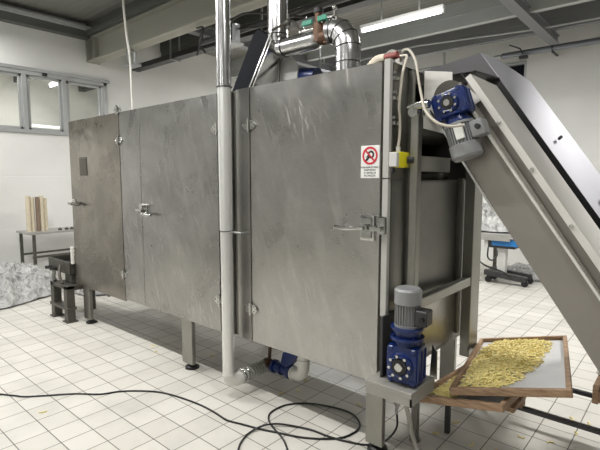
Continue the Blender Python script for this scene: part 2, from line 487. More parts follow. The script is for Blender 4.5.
# cable trays under the main beam
ct = thing('cable_tray', (-5, 4.68, 3.66), 'long dark cable tray running from the left wall under the ceiling', 'cable tray')
m = MB(); m.box((XL, 4.60, 3.66), (XR, 4.615, 3.74), .001).box((XL, 4.745, 3.66), (XR, 4.76, 3.74), .001).box((XL, 4.60, 3.655), (XR, 4.76, 3.665), .001)
m.build('tray_channel', 'dark_iron', ct)
for x in (-6.9, -4.7, -2.4, 0):
    MB().box((x, 4.58, 3.64), (x+.03, 4.60, 4.3), .002).box((x, 4.76, 3.64), (x+.03, 4.78, 4.3), .002).box((x, 4.58, 3.635), (x+.03, 4.78, 3.655), .002).build('hanger', 'galv', ct)
for k in range(3):
    y = 4.64+.035*k
    MB().tube(spline([(XL+.1+i*1.1, y+random.uniform(-.01, .01), 3.69+random.uniform(0, .012)) for i in range(12)], 3), .014, 8).build('cable', 'cable', ct)
tag(MB().tube([(-5.6, 4.25, 3.60), (XR, 4.25, 3.60)], .042, 12).box((-4.0, 4.24, 3.62), (-3.97, 4.26, ZC-.01), 0).box((-1.0, 4.24, 3.62), (-.97, 4.26, ZC-.01), 0).build('black_pipe', 'dark_iron'), 'black pipe running below the ceiling parallel to the cable tray', 'pipe')
cb = thing('beam_clamp', (-7.0, 4.2, 3.5), 'grey beam clamp hanging under the main ceiling beam at left', 'bracket')
MB().box((-7.02, 3.86, 3.42), (-6.96, 3.92, 3.66)).box((-7.02, 3.80, 3.40), (-6.78, 3.98, 3.44)).build('bracket', 'galv', cb)
MB().tube([(-6.80, 3.88, 3.43), (-6.78, 3.88, 3.60), (-6.88, 3.88, 3.64)], .02, 8).build('hook', 'galv', cb)
cb = thing('beam_clamp', (-5.0, 4.2, 3.5), 'grey hanging clamp near ceiling right of the tall silvery pipe', 'bracket')
MB().box((-4.66, 3.84, 3.30), (-4.58, 3.92, 3.66)).box((-4.66, 3.80, 3.28), (-4.38, 3.98, 3.31)).box((-4.44, 3.84, 3.30), (-4.38, 3.92, 3.52)).build('bracket', 'galv', cb)
# loose cable bundle around the pipes
for k, pts in enumerate([[(-5.05, 3.9, 3.30), (-5.2, 3.9, 3.45), (-5.0, 3.9, 3.6), (-4.6, 3.9, 3.5), (-3.9, 3.95, 3.42), (-3.2, 4.0, 3.5)],
                         [(-4.6, 3.7, 3.36), (-4.1, 3.7, 3.52), (-3.6, 3.8, 3.42), (-3.3, 3.9, 3.36)],
                         [(-5.1, 3.8, 3.25), (-4.95, 3.8, 3.55), (-5.15, 3.85, 3.62)]]):
    tag(MB().tube(spline(pts), .013, 8).build('loose_cable', 'cable'), ['black cable looping high behind the tall silvery pipe', 'sagging cable between the hanging clamp and the insulated duct', 'short black cable loop left of the tall silvery pipe'][k], 'cable', 'loose cables under the ceiling')
# white cable on the left
tag(MB().tube(spline([(-5.50, 3.0, 4.3), (-5.48, 3.0, 3.82), (-5.43, 3.0, 3.4), (-5.40, 3.02, 3.1), (-5.35, 3.0, 2.6), (-5.33, 3.0, 2.27)]), .014, 8).build('white_cable', 'white_pvc'), 'white cable conduit dropping from the ceiling behind the left end of the machine', 'cable')

# lamps
LAMPS = [(-3.27, 5.86, 3.80), (-2.98+.0, 5.05, 3.98), (-6.4, .95, 3.9), (-4.4, .95, 3.9), (-2.4, .95, 3.9), (-6.4, -.9, 3.9), (-7.3, 1.9, 3.9), (.95, 4.9, 3.85), (-5.9, 7.9, 3.80), (-3.0, -4.4, 3.9), (.6, -4.4, 3.9), (-.2, 1.3, 3.9)]  # hall and behind-camera lamps are unseen additions brightening guard, walls and door steel
for k, (x, y, z) in enumerate(LAMPS):
    lab = 'lit fluorescent tube on the ceiling above the right half of the machine' if k == 0 else 'lit ceiling tube lamp at the top edge of the photo' if k == 1 else 'fluorescent ceiling lamp above the near aisle' if 2 <= k <= 4 else 'fluorescent ceiling lamp near the window wall' if k <= 6 else 'added fill lamp on the ceiling further along the hall' if k < 9 else 'added fill lamp on the ceiling behind the camera' if k < 11 else 'fluorescent ceiling lamp above the pasta trays'
    t = thing('ceiling_lamp', (x, y, z), lab, 'lamp', 'ceiling tube lamps' if k > 1 else None)
    MB().box((x-.64, y-.035, z+.02), (x+.64, y+.035, z+.07), .006).box((x-.3, y-.01, z+.07), (x-.28, y+.01, ZC), 0).box((x+.28, y-.01, z+.07), (x+.3, y+.01, ZC), 0).build('lamp_housing', 'lgrey', t)
    MB().cyl((x-.60, y, z-.005), (x+.60, y, z-.005), .026, n=14).build('tube', 'tube', t)
    for sx in (-1, 1): MB().box((x+sx*.62-.02, y-.02, z-.03), (x+sx*.62+.02, y+.02, z+.03), .004).build('tube_holder', 'lgrey', t)

# ------------------------------------------------------------------ the dryer
DX0, DX1, DY0, DY1, DZ0, DZ1 = -5.36, -1.29, 2.225, 3.45, .455, 2.27
D = thing('industrial_dryer', (-3.3, 2.8, 0), 'long stainless steel cabinet dryer with three latched doors, raised on square legs', 'machine')
m = MB()
m.box((DX0, DY0+.02, DZ0), (-1.85, DY1, DZ1), .004)
m.box((-1.86, DY0+.02, DZ0), (DX1-.005, DY1, 1.63), .004)
m.box((-1.86, DY0+.02, 1.62), (DX1-.005, 2.49, DZ1), .004)
m.box((-1.86, 3.34, 1.62), (DX1-.005, DY1, DZ1), .004)
m.box((-1.86, DY0+.03, 2.20), (DX1-.005, DY1, DZ1), .004)
m.build('cabinet_body', 'steel_side', D)
def slab(x0, x1, name, mat, z0=DZ0, z1=DZ1, par=None, y=DY0, th=.022):
    return MB().box((x0, y, z0), (x1, y+th, z1), .0025).build(name, mat, par or D)
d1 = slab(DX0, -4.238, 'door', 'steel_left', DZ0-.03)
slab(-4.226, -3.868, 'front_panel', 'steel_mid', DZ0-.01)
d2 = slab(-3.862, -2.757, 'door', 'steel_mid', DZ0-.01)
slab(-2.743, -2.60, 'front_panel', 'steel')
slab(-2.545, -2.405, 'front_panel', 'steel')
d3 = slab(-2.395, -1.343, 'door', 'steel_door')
slab(-1.328, DX1, 'corner_post', 'strip', .86, 1.635, y=DY0-.004, th=.03)
slab(-1.328, DX1, 'corner_post', 'strip', 1.642, DZ1+.01, y=DY0-.004, th=.03)
# panels on the side face
s = MB(); s.box((DX1-.006, DY0+.03, .87), (DX1+.002, 2.42, 1.632), .002); s.build('side_panel', 'steel_side', D)
s = MB(); s.box((DX1-.006, DY0+.03, 1.642), (DX1+.002, 2.42, 2.262), .002); s.build('side_panel', 'steel_side', D)
s = MB(); s.box((DX1-.006, 2.50, .52), (DX1+.006, 3.16, 1.62), .003); s.build('side_panel', 'steel_side', D)
s = MB(); s.box((DX1-.006, 3.19, .52), (DX1+.03, 3.23, 1.64), .003); s.build('side_rib', 'steel_frame', D)
s = MB(); s.box((DX1-.006, 2.425, .5), (DX1+.03, 2.455, 2.25), .003); s.build('side_rib', 'steel_frame', D)
# outlet mouth: box and shaft
s = MB(); s.box((-1.6, 2.58, 1.68), (-1.33, 3.14, 1.78), .006).box((-1.6, 2.56, 1.772), (-1.32, 3.16, 1.782), .002).build('outlet_box', 'steel_frame', D)
s = MB(); s.cyl((-1.48, 2.5, 1.66), (-1.48, 3.34, 1.66), .05); s.build('outlet_shaft', 'dirty_steel', D)
s = MB(); s.cyl((-1.55, 2.5, 2.0), (-1.55, 3.34, 2.0), .12); s.build('drum', 'dirty_steel', D)
# legs + feet
for (x, y) in [(-5.15, 2.30), (-3.235, 2.30), (-1.375, 2.31), (-5.14, 3.36), (-3.22, 3.36), (-1.375, 3.36)]:
    hw = .072 if x < -2 and y < 3 else .058
    MB().box((x-hw, y-.06, .05), (x+hw, y-.02, DZ0), .004).build('leg', 'steel_frame', D)
    ft = MB().cyl((x, y-.01, 0), (x, y-.01, .018), .062, .058).cyl((x, y-.01, .018), (x, y-.01, .04), .052, .022).cyl((x, y-.01, .03), (x, y-.01, .07), .014, n=12).build('levelling_foot', 'black', D)
# hinges
def hinge(x, z, par):
    m = MB(); y = DY0-.004
    for sx in (-1, 1):
        m.prism([(x+sx*.004, y, z-.035), (x+sx*.045, y, z-.028), (x+sx*.07, y, z), (x+sx*.045, y, z+.028), (x+sx*.004, y, z+.035)], (0, -.006, 0))
        for dz in (-.018, .018): m.cyl((x+sx*.03, y-.006, z+dz), (x+sx*.03, y-.011, z+dz), .006, n=8)
        m.cyl((x+sx*.055, y-.006, z), (x+sx*.055, y-.011, z), .006, n=8)
    m.cyl((x, y-.012, z-.045), (x, y-.012, z+.045), .010, n=12)
    return m.build('hinge', 'steel_bright', par)
for x, z, p in [(-4.232, 2.29, D), (-4.232, 2.005, D), (-4.232, .70, D), (-2.751, 2.008, D), (-2.751, .70, D), (-2.401, 2.01, D), (-2.401, .70, D)]: hinge(x, z, p)
# handles
def lever(x, z, dirx, par, ln=.17, dark=False):
    y = DY0
    m = MB().cyl((x, y, z), (x, y-.05, z), .018, n=14).tube(spline([(x, y-.048, z), (x+dirx*.04, y-.055, z), (x+dirx*ln*.7, y-.05, z-.006), (x+dirx*ln, y-.045, z-.003)], 5), [.014]*11+[.012]*5, 10)
    return m.build('door_handle', 'dirty_steel' if dark else 'steel_bright', par)
MB().box((-5.345, DY0-.008, 1.33), (-5.26, DY0+.001, 1.41), .004).box((-5.40, DY0-.035, 1.345), (-5.30, DY0-.012, 1.375), .004).build('latch_plate', 'steel_bright', d1)
lever(-5.27, 1.36, 1, d1, .20, True)
MB().box((-3.90, DY0-.008, 1.325), (-3.86, DY0+.0, 1.41), .004).box((-3.855, DY0-.010, 1.29), (-3.77, DY0+.001, 1.40), .004).box((-3.90, DY0-.05, 1.335), (-3.80, DY0-.012, 1.36), .006).cyl((-3.80, DY0, 1.39), (-3.80, DY0-.05, 1.39), .022).build('latch_plate', 'steel_bright', d2)
lever(-3.80, 1.32, 1, d2, .16)
m = MB().box((-1.465, DY0-.014, 1.285), (-1.368, DY0+.001, 1.435), .012, seg=3)
m.box((-1.452, DY0-.024, 1.30), (-1.382, DY0-.012, 1.42), .008).cyl((-1.417, DY0-.02, 1.36), (-1.417, DY0-.05, 1.36), .022).box((-1.39, DY0-.04, 1.345), (-1.335, DY0-.01, 1.375), .005)
m.build('latch_plate', 'steel_bright', d3)
lever(-1.42, 1.358, -1, d3, .20)
MB().box((-1.345, DY0-.03, 1.33), (-1.292, DY0-.005, 1.43), .006).cyl((-1.318, DY0-.03, 1.36), (-1.318, DY0-.055, 1.36), .014).build('latch_catch', 'steel_bright', D)
# dark grille plate on the left door
m = MB().box((-5.115, DY0-.006, 1.67), (-4.945, DY0+.001, 1.87), .003)
for k in range(7): m.box((-5.10, DY0-.010, 1.69+.025*k), (-4.96, DY0-.005, 1.70+.025*k), .001)
m.build('vent_grille', 'vent', d1)
# warning sign on the right door
sg = MB().box((-1.470, DY0-.004, 1.642), (-1.348, DY0+.0, 1.824), .001).build('warning_sign', 'sign_white', d3)
# prohibition ring and slash and pictogram are sub-parts joined in the sign mesh through material slots
def add_slot(obj, mats):
    for k in mats: obj.data.materials.append(M[k])
def merge_into(obj, mb, slot, parent_off):
    me = bpy.data.meshes.new('t'); mb.bm.to_mesh(me); mb.bm.free()
    me.transform(Matrix.Translation(-parent_off))
    bm = bmesh.new(); bm.from_mesh(obj.data); n0 = len(bm.faces)
    bm.from_mesh(me); bm.faces.ensure_lookup_table()
    for f in bm.faces[n0:]: f.material_index = slot
    bm.to_mesh(obj.data); bm.free(); bpy.data.meshes.remove(me)
off = wloc(sg)
add_slot(sg, ['red', 'sign_black'])
cx, cz, yy = -1.409, 1.768, DY0-.005
m = MB()
n = 36
for k in range(n):
    a, b2 = 2*math.pi*k/n, 2*math.pi*(k+1)/n
    m.prism([(cx+.050*math.cos(a), yy, cz+.050*math.sin(a)), (cx+.050*math.cos(b2), yy, cz+.050*math.sin(b2)), (cx+.039*math.cos(b2), yy, cz+.039*math.sin(b2)), (cx+.039*math.cos(a), yy, cz+.039*math.sin(a))], (0, -.001, 0))
sl = Matrix.Translation((cx, yy-.0005, cz)) @ Matrix.Rotation(R(45), 4, 'Y')
m.box((-.042, -.001, -.0045), (.042, .0005, .0045), 0, sl)
merge_into(sg, m, 1, off)
m = MB()
# cog and hand
pts = []
for k in range(16):
    for j, rr in ((0, .019), (.5, .024)):
        a = 2*math.pi*(k+j)/16; pts.append((cx+.006+rr*math.cos(a), yy, cz+.006+rr*math.sin(a)))
for k in range(len(pts)):
    p, q = Vector(pts[k]), Vector(pts[(k+1) % len(pts)]); c0 = Vector((cx+.006, yy, cz+.006))
    m.prism([p, q, c0+(q-c0)*.55, c0+(p-c0)*.55], (0, -.0006, 0))
m.prism([(cx-.034, yy, cz-.026), (cx-.024, yy, cz-.034), (cx-.008, yy, cz-.018), (cx-.002, yy, cz-.010), (cx-.008, yy, cz-.006), (cx-.020, yy, cz-.014)], (0, -.0008, 0))
m.prism([(cx-.020, yy, cz-.012), (cx-.010, yy, cz-.004), (cx-.014, yy, cz+.001), (cx-.026, yy, cz-.008)], (0, -.0008, 0))
merge_into(sg, m, 2, off)
def text_mesh(body, size, loc, rot, slot, obj, off_):
    cu = bpy.data.curves.new('txt', 'FONT'); cu.body = body; cu.size = size; cu.align_x = 'CENTER'; cu.extrude = .0004
    to = bpy.data.objects.new('txt', cu); COL.objects.link(to)
    dg = bpy.context.evaluated_depsgraph_get(); me = bpy.data.meshes.new_from_object(to.evaluated_get(dg))
    bpy.data.objects.remove(to); bpy.data.curves.remove(cu)
    me.transform(Matrix.Translation(loc) @ Euler(rot).to_matrix().to_4x4())
    me.transform(Matrix.Translation(-off_))
    bm = bmesh.new(); bm.from_mesh(obj.data); n0 = len(bm.faces); bm.from_mesh(me); bm.faces.ensure_lookup_table()
    for f in bm.faces[n0:]: f.material_index = slot
    bm.to_mesh(obj.data); bm.free()
for k, tx in enumerate(['NON RIMUOVERE I', 'DISPOSITIVI', 'E I RIPARI DI', 'SICUREZZA']):
    text_mesh(tx, .0145, Vector((cx, DY0-.0045, 1.698-k*.0155)), (R(90), 0, 0), 2, sg, off)

# side frame of the dryer
MB().box((-1.225, 2.335, .50), (-1.175, 2.385, 2.0), .004).build('frame_post', 'steel_frame', D)
MB().box((-1.24, 3.19, .36), (-1.17, 3.35, 2.24), .004).build('frame_post', 'steel_frame', D)
MB().box((-1.225, 2.38, .885), (-1.175, 3.20, .945), .004).build('frame_rail', 'steel_frame', D)
MB().prism([(-1.29, 2.5, .50), (-1.29, 3.18, .50), (-1.29, 3.18, .86), (-1.29, 2.5, .86)], (.012, 0, 0)).build('lower_side_panel', 'steel', D)
# motor shelf
m = MB().box((-1.33, 2.085, .50), (-1.05, 2.36, .53), .001).box((-1.33, 2.086, .455), (-1.051, 2.096, .505), .001).box((-1.061, 2.086, .455), (-1.051, 2.36, .505), .001)
m.build('motor_shelf', 'shelf', D)
m = MB().box((-1.285, 2.16, .53), (-1.27, 2.36, .88), .002).build('motor_bracket', 'motor_dark', D)
m = MB().box((-1.27, 2.52, .012), (-1.23, 2.56, .51), .003).box((-1.30, 2.30, .47), (-1.23, 2.56, .50), .003).cyl((-1.25, 2.54, 0), (-1.25, 2.54, .014), .035).build('shelf_leg', 'steel_frame', D)
# guide chute beside motor
m = MB().prism([(-1.10, 2.40, .50), (-1.06, 2.40, .50), (-1.06, 2.40, .66), (-1.09, 2.40, .70)], (0, .012, 0)).build('chute_cheek', 'steel', D)

# ------------------------------------------------------------------ gear motors
def gearmotor(loc, rot, label, s=1.0, box_side=1, plate=False, mlen=.23, mr=.075):
    """local: bore axis along -Y, motor along +Z"""
    t = thing('gear_motor', loc, label, 'motor', rot=rot)
    W, H, Dp = (.112*s if plate else .088*s), (.088*s if plate else .105*s), .07*s
    g = MB().box((-W, -Dp, -H), (W, Dp, H), .018*s, seg=2)
    for sy in (-1, 1):
        g.cyl((0, sy*Dp*.98, 0), (0, sy*(Dp+.018*s), 0), .072*s, .066*s, n=28)
        g.ring((0, sy*(Dp+.018*s), 0), (0, 1, 0), .052*s, .010*s, 28, 8)
    for sx in (-1, 1):
        for sz in (-1, 1):
            g.box((sx*W*.72-.014*s, -Dp-.004, sz*H*.82-.014*s), (sx*W*.72+.014*s, Dp+.004, sz*H*.82+.014*s), .004)
        for k in range(3):
            g.box((sx*W-.003, -Dp*.8+k*.05*s-.004, -H*.8), (sx*W+.006*s, -Dp*.8+k*.05*s+.004, H*.8), .002)
    g.build('gearbox', 'blue', t, True)
    for k in range(8):
        a = 2*math.pi*k/8+.2
        MB().cyl((.058*s*math.cos(a), -Dp-.016*s, .058*s*math.sin(a)), (.058*s*math.cos(a), -Dp-.034*s, .058*s*math.sin(a)), .009*s, n=6).build('cover_bolt', 'steel_bright', t, True)
    MB().cyl((0, -Dp-.005, 0), (0, -Dp-.030*s, 0), .042*s, n=24).build('oil_seal', 'black', t, True)
    MB().cyl((0, -Dp-.02, 0), (0, -Dp-.040*s, 0), .015*s, n=16).ring((0, -Dp-.036*s, 0), (0, 1, 0), .018*s, .005*s, 16, 6).build('output_shaft', 'steel_bright', t, True)
    z = H - (.05*s if plate else 0)
    fl = MB().cyl((0, 0, z-.02), (0, 0, z+.03*s), .070*s, .062*s, n=28).cyl((0, 0, z+.028*s), (0, 0, z+.044*s), .092*s, n=28).cyl((0, 0, z+.044*s), (0, 0, z+.085*s), .070*s, .078*s, n=28).cyl((0, 0, z+.085*s), (0, 0, z+.098*s), .090*s, n=28)
    for k in range(4):
        a = math.pi/4+k*math.pi/2
        fl.cyl((.078*s*math.cos(a), .078*s*math.sin(a), z+.026*s), (.078*s*math.cos(a), .078*s*math.sin(a), z+.052*s), .009*s, n=6)
    fl.build('coupling_flange', 'blue', t, True)
    z0 = z+.098*s; z1 = z0+mlen*.62; z2 = z0+mlen
    mo = MB().cyl((0, 0, z0), (0, 0, z1), mr*.86, n=28)
    for k in range(28):
        a = 2*math.pi*k/28
        mt = Matrix.Rotation(a, 4, 'Z')
        mo.box((mr*.84, -.0022, z0+.012), (mr, .0022, z1), 0, mt)
    mo.cyl((0, 0, z0), (0, 0, z0+.014), mr*1.02, n=28)
    mo.build('motor_body', 'motor_grey', t, True)
    MB().cyl((0, 0, z1-.004), (0, 0, z2-.012), mr*1.05, n=32).cyl((0, 0, z2-.012), (0, 0, z2), mr*1.05, mr*.92, n=32).cyl((0, 0, z2), (0, 0, z2+.002), mr*.55, n=24).build('fan_cover', 'motor_grey', t, True)
    bx = box_side
    tb = MB().box((bx*mr*.8, -.045, z0+.02), (bx*(mr+.055), .04, z0+.02+.085), .006) if bx > 0 else MB().box((bx*(mr+.055), -.045, z0+.02), (bx*mr*.8, .04, z0+.105), .006)
    tb.build('terminal_box', 'motor_dark' if not plate else 'motor_grey', t, True)
    MB().cyl((bx*(mr+.03), -.045, z0+.06), (bx*(mr+.03), -.065, z0+.06), .013, n=12).build('cable_gland', 'black', t, True)
    if plate: MB().box((-.040, -mr-.006, z0+.018), (.005, -mr+.01, z0+.095), .002).build('rating_plate', 'label_white', t, True)
    return t
gearmotor((-1.150, 2.215, .640), (0, 0, R(4)), 'blue gear unit with upright grey motor standing on the shelf by the pasta tray', 1.0, 1, False, .21, .070)
gearmotor((-1.015, 2.405, 2.03), (0, R(162), 0), 'blue gear unit with grey motor bolted to the top of the inclined conveyor', .80, -1, True, .19, .076)

# ------------------------------------------------------------------ inclined conveyor
A_ = R(55.5); CU = Vector((math.cos(A_), 0, -math.sin(A_))); CN = Vector((math.sin(A_), 0, math.cos(A_)))
def cv(t, s, y): return CU*t + CN*s + Vector((0, y, 0))
K = thing('inclined_conveyor', (-.2, 2.85, 0), 'steep stainless conveyor descending from the dryer outlet toward the lower right', 'conveyor')
def sprism(pl, y0, y1): return MB().prism([cv(t, s, y0) for t, s in pl], (0, y1-y0, 0))
T0, T1 = -2.31, -.12
sprism([(T0, .175), (-2.36, .385), (T1, .36), (T1, .162)], 2.50, 2.506).build('side_plate', 'steel_conv', K)
m = sprism([(T0, .350), (T0, .362), (T1, .362), (T1, .350)], 2.478, 2.52)
m.build('side_flange', 'steel_cover', K)
sprism([(T0-.03, .168), (T0-.03, .178), (-1.66, .172), (-1.66, .160)], 2.485, 2.506).build('edge_strip', 'steel_bright', K)
sprism([(T0, .36), (-2.36, .449), (T1, .449), (T1, .36)], 2.53, 2.536).build('upper_side_plate', 'steel_conv', K)
sprism([(T0, .162), (T0, .40), (T1, .40), (T1, .162)], 3.14, 3.146).build('side_plate', 'steel_conv', K)
m = MB().prism([cv(-2.36, .440, 2.505), cv(T1, .440, 2.505), cv(T1, .440, 2.93), cv(-2.36, .440, 2.93)], CN*.009)
m.prism([cv(-2.36, .415, 2.505), cv(T1, .415, 2.505), cv(T1, .44, 2.505), cv(-2.36, .44, 2.505)], (0, .006, 0))
m.build('cover_sheet', 'steel_cover', K)
for t in (-2.05, -1.75, -1.42, -1.1, -.8): MB().cyl(cv(t, .428, 2.507), cv(t, .428, 2.495), .010, n=8).build('bolt', 'steel_bright', K)
MB().prism([cv(-2.42, .40, 2.55), cv(T1, .40, 2.55), cv(T1, .40, 3.13), cv(-2.42, .40, 3.13)], CN*.006).build('belt', 'belt', K)
for t in (-2.18, -1.85, -1.5): MB().prism([cv(t, .407, 2.97), cv(t+.26, .407, 2.97), cv(t+.26, .407, 3.05), cv(t, .407, 3.05)], CN*.02).build('guide_bar', 'dirty_steel', K)
MB().prism([cv(T0, .165, 2.506), cv(T1, .165, 2.506), cv(T1, .165, 3.14), cv(T0, .165, 3.14)], CN*.006).build('bottom_sheet', 'steel_conv', K)
MB().cyl(cv(-2.34, .29, 2.51), cv(-2.34, .29, 3.14), .09).build('head_roller', 'dirty_steel', K)
# head plates
MB().prism([(-1.235, 2.512, 1.93), (-1.07, 2.512, 1.88), (-1.07, 2.512, 2.225), (-1.235, 2.512, 2.255)], (0, .006, 0)).build('head_plate', 'steel_cover', K)
MB().prism([(-1.07, 2.508, 2.06), (-.99, 2.508, 2.00), (-.90, 2.508, 2.06), (-.985, 2.508, 2.13), (-1.02, 2.508, 2.10)], (0, .006, 0)).build('head_gusset', 'steel_cover', K)
MB().prism([(-1.63, 3.24, 2.29), (-1.63, 3.24, 2.43), (-1.19, 3.24, 2.49), (-1.045, 3.24, 2.29), (-1.10, 3.24, 2.10), (-1.15, 3.24, 2.29)], (0, .01, 0)).prism([(-1.40, 2.9, 2.30), (-1.40, 3.24, 2.30), (-1.05, 3.24, 2.30), (-1.10, 2.9, 2.30)], (0, 0, .008)).build('hood', 'hood', K)
# far guard, leaning outward
t = bmesh.new()
bot0 = Vector((-1.045, 3.23, 2.29)); pk = Vector((-1.19, 3.25, 2.49))
top1 = Vector((-1.12, 3.38, 2.46)); top2 = cv(-2.43, .535, 3.5)
btm = cv(T1, .44, 3.14); tpe = cv(T1, .535, 3.5)
bm0 = cv(-2.38, .44, 3.16)
vs = [t.verts.new(p) for p in (pk, bot0, bm0, btm, tpe, top2, top1)]
t.faces.new((vs[0], vs[1], vs[6])); t.faces.new((vs[1], vs[2], vs[5], vs[6])); t.faces.new((vs[2], vs[3], vs[4], vs[5]))
bmesh.ops.recalc_face_normals(t, faces=t.faces[:])
bmesh.ops.solidify(t, geom=t.faces[:], thickness=.006)
g = MB(); g._merge(t); go = g.build('side_guard', 'guard', K)
sprism([(-2.42, .39), (-2.42, .45), (T1, .45), (T1, .39)], 3.13, 3.14).build('guard_rail', 'black', K)
for tt in (-1.95, -1.5, -1.1): MB().cyl(cv(tt, .50, 3.30), cv(tt, .52, 3.28), .010, n=8).build('bolt', 'dark_iron', K)
# base frame of the conveyor, right of the photo
m = MB()
for y in (2.54, 3.08):
    m.box((-.02, y-.02, .06), (.03, y+.02, .55), .003).box((-.1, y-.02, .06), (.55, y+.02, .10), .003)
m.box((.5, 2.54, .06), (.55, 3.08, .10), .003)
m.build('base_frame', 'steel_frame', K)
for x in (-.05, .5):
    for y in (2.54, 3.08): MB().cyl((x, y-.015, .035), (x, y+.015, .035), .035).build('wheel', 'black', K)

# ------------------------------------------------------------------ electrical bits on the side
t = thing('interlock_switch', (-1.27, 2.27, 1.69), 'yellow safety switch with light grey front on the side of the dryer', 'switch')
MB().box((-1.287, 2.245, 1.70), (-1.235, 2.36, 1.785), .005, seg=2).build('switch_body', 'yellow', t)
MB().box((-1.287, 2.218, 1.703), (-1.238, 2.245, 1.782), .004).build('switch_cover', 'lgrey', t)
MB().cyl((-1.236, 2.33, 1.742), (-1.205, 2.345, 1.742), .02, n=14).cyl((-1.26, 2.22, 1.70), (-1.26, 2.22, 1.672), .012, n=12).build('switch_knob', 'black', t)
MB().cyl((-1.26, 2.27, 1.784), (-1.26, 2.27, 1.815), .013, n=12).build('cable_gland', 'lgrey', t)
tag(MB().tube(spline([(-1.26, 2.27, 1.815), (-1.262, 2.285, 1.87), (-1.264, 2.29, 1.95), (-1.266, 2.28, 2.03), (-1.262, 2.285, 2.12), (-1.262, 2.30, 2.20), (-1.262, 2.33, 2.27), (-1.27, 2.36, 2.315), (-1.31, 2.36, 2.32)]), .008, 8).build('switch_cable', 'beige_cable'), 'thin beige cable rising from the yellow switch up the dryer side', 'cable')
for z, lb in ((2.17, 'small metal cable clip near the top of the dryer side'), (2.065, 'small metal cable clip midway above the yellow switch'), (1.93, 'lowest metal cable clip above the yellow switch')):
    tag(MB().box((-1.289, 2.245, z), (-1.268, 2.30, z+.022), .003).cyl((-1.288, 2.255, z+.04), (-1.27, 2.255, z+.04), .010, n=10).build('cable_clip', 'steel_bright'), lb, 'clip')
tag(MB().tube(spline([(-1.34, 2.42, 2.31), (-1.30, 2.37, 2.345), (-1.25, 2.35, 2.34), (-1.20, 2.33, 2.27), (-1.17, 2.31, 2.17), (-1.14, 2.29, 2.075), (-1.10, 2.26, 1.99), (-1.03, 2.24, 1.925), (-.96, 2.25, 1.90), (-.90, 2.28, 1.905)]), .0072, 8).build('motor_cable', 'beige_cable'), 'beige cable hanging in an arc from the dryer top to the upper motor', 'cable')
m = MB().cyl((-1.20, 2.31, 2.00), (-1.20, 2.41, 2.00), .028, n=16).cyl((-1.20, 2.36, 1.99), (-1.20, 2.36, 2.04), .03, n=16).cyl((-1.24, 2.33, 2.03), (-1.13, 2.33, 2.05), .014, n=12).box((-1.19, 2.29, 2.01), (-1.13, 2.32, 2.04), .004).cyl((-1.13, 2.30, 2.03), (-1.10, 2.30, 2.03), .022, n=12)
tag(m.build('pipe_fitting', 'steel_bright'), 'small metal clamp fitting on top of the frame post by the upper motor', 'fitting')
# hose with wraps on top of the dryer corner
t = thing('wrapped_hose', (-1.45, 2.45, 2.27), 'hose wrapped in cream and red cloth lying on the dryer top corner', 'hose')
MB().tube(spline([(-1.56, 2.42, 2.275), (-1.51, 2.40, 2.30), (-1.46, 2.39, 2.325), (-1.41, 2.38, 2.33)]), [.02, .025, .03, .036, .034, .038, .036, .04, .036, .04, .036, .038, .034, .034, .03, .03, .028, .028, .026][:19], 12).build('cream_wrap', 'cream_wrap', t)
MB().tube(spline([(-1.42, 2.38, 2.33), (-1.39, 2.37, 2.33), (-1.36, 2.37, 2.33), (-1.33, 2.37, 2.335)]), .021, 12).build('red_wrap', 'red_wrap', t)

# ------------------------------------------------------------------ pipes and ducts
t = thing('drain_pipe', (-2.555, 2.13, 0), 'tall bright vertical pipe running floor to ceiling in front of the dryer', 'pipe')
PX = -2.555
MB().cyl((PX, 2.13, .19), (PX, 2.13, 1.265), .045, n=32).build('lower_pipe', 'pole', t)
MB().cyl((PX, 2.13, 1.26), (PX, 2.13, 2.28), .048, n=32).build('middle_pipe', 'pole', t)
MB().cyl((PX, 2.13, 2.27), (PX, 2.13, 4.3), .051, n=32).build('upper_pipe', 'clad', t)
MB().ring((PX, 2.13, 1.265), (0, 0, 1), .047, .004, 32, 6).build('joint_ring', 'dark_iron', t)
MB().ring((PX, 2.13, 2.275), (0, 0, 1), .050, .005, 32, 6).build('joint_ring', 'dark_iron', t)
MB().box((PX+.045, 2.12, 1.255), (PX+.16, 2.14, 1.265), .002).box((PX+.15, 2.14, 1.255), (PX+.16, 2.222, 1.265), .002).build('wall_clip', 'galv', t)
MB().tube(spline([(PX, 2.13, .20), (PX, 2.135, .165), (PX+.008, 2.16, .138), (PX+.015, 2.21, .132), (PX+.015, 2.235, .134)]), .047, 20).build('bottom_elbow', 'white_pvc', t)
t = thing('drain_hose', (-2.54, 2.35, .1), 'ribbed grey hose joining the pipe foot to the blue valve under the dryer', 'hose')
pp = [Vector((-2.54, 2.236, .135)).lerp(Vector((-2.54, 2.52, .15)), k/20) for k in range(21)]
MB().tube(pp, [.052 if k % 2 else .047 for k in range(21)], 20).build('hose', 'grey_pvc', t)
for kk in (1, 4): MB().ring(pp[kk], (pp[1]-pp[0]), .054, .005, 24, 6).build('hose_clamp', 'steel_bright', t)
t = thing('drain_valve', (-2.38, 2.52, .1), 'blue ball valve with blue lever between grey hose and white elbow', 'valve')
MB().cyl((-2.54, 2.52, .15), (-2.46, 2.52, .155), .03, n=20).tube([(-2.52, 2.52, .16), (-2.51, 2.52, .28), (-2.49, 2.52, .36)], .014, 8).cyl((-2.54, 2.50, .17), (-2.49, 2.50, .17), .04, n=14).build('brass_nipple', 'rust', t)
MB().cyl((-2.47, 2.52, .155), (-2.27, 2.52, .155), .040, n=24).cyl((-2.47, 2.52, .155), (-2.445, 2.52, .155), .053, n=24).cyl((-2.39, 2.52, .155), (-2.37, 2.52, .155), .050, n=24).cyl((-2.30, 2.52, .155), (-2.275, 2.52, .155), .057, n=24).build('valve_body', 'blue', t)
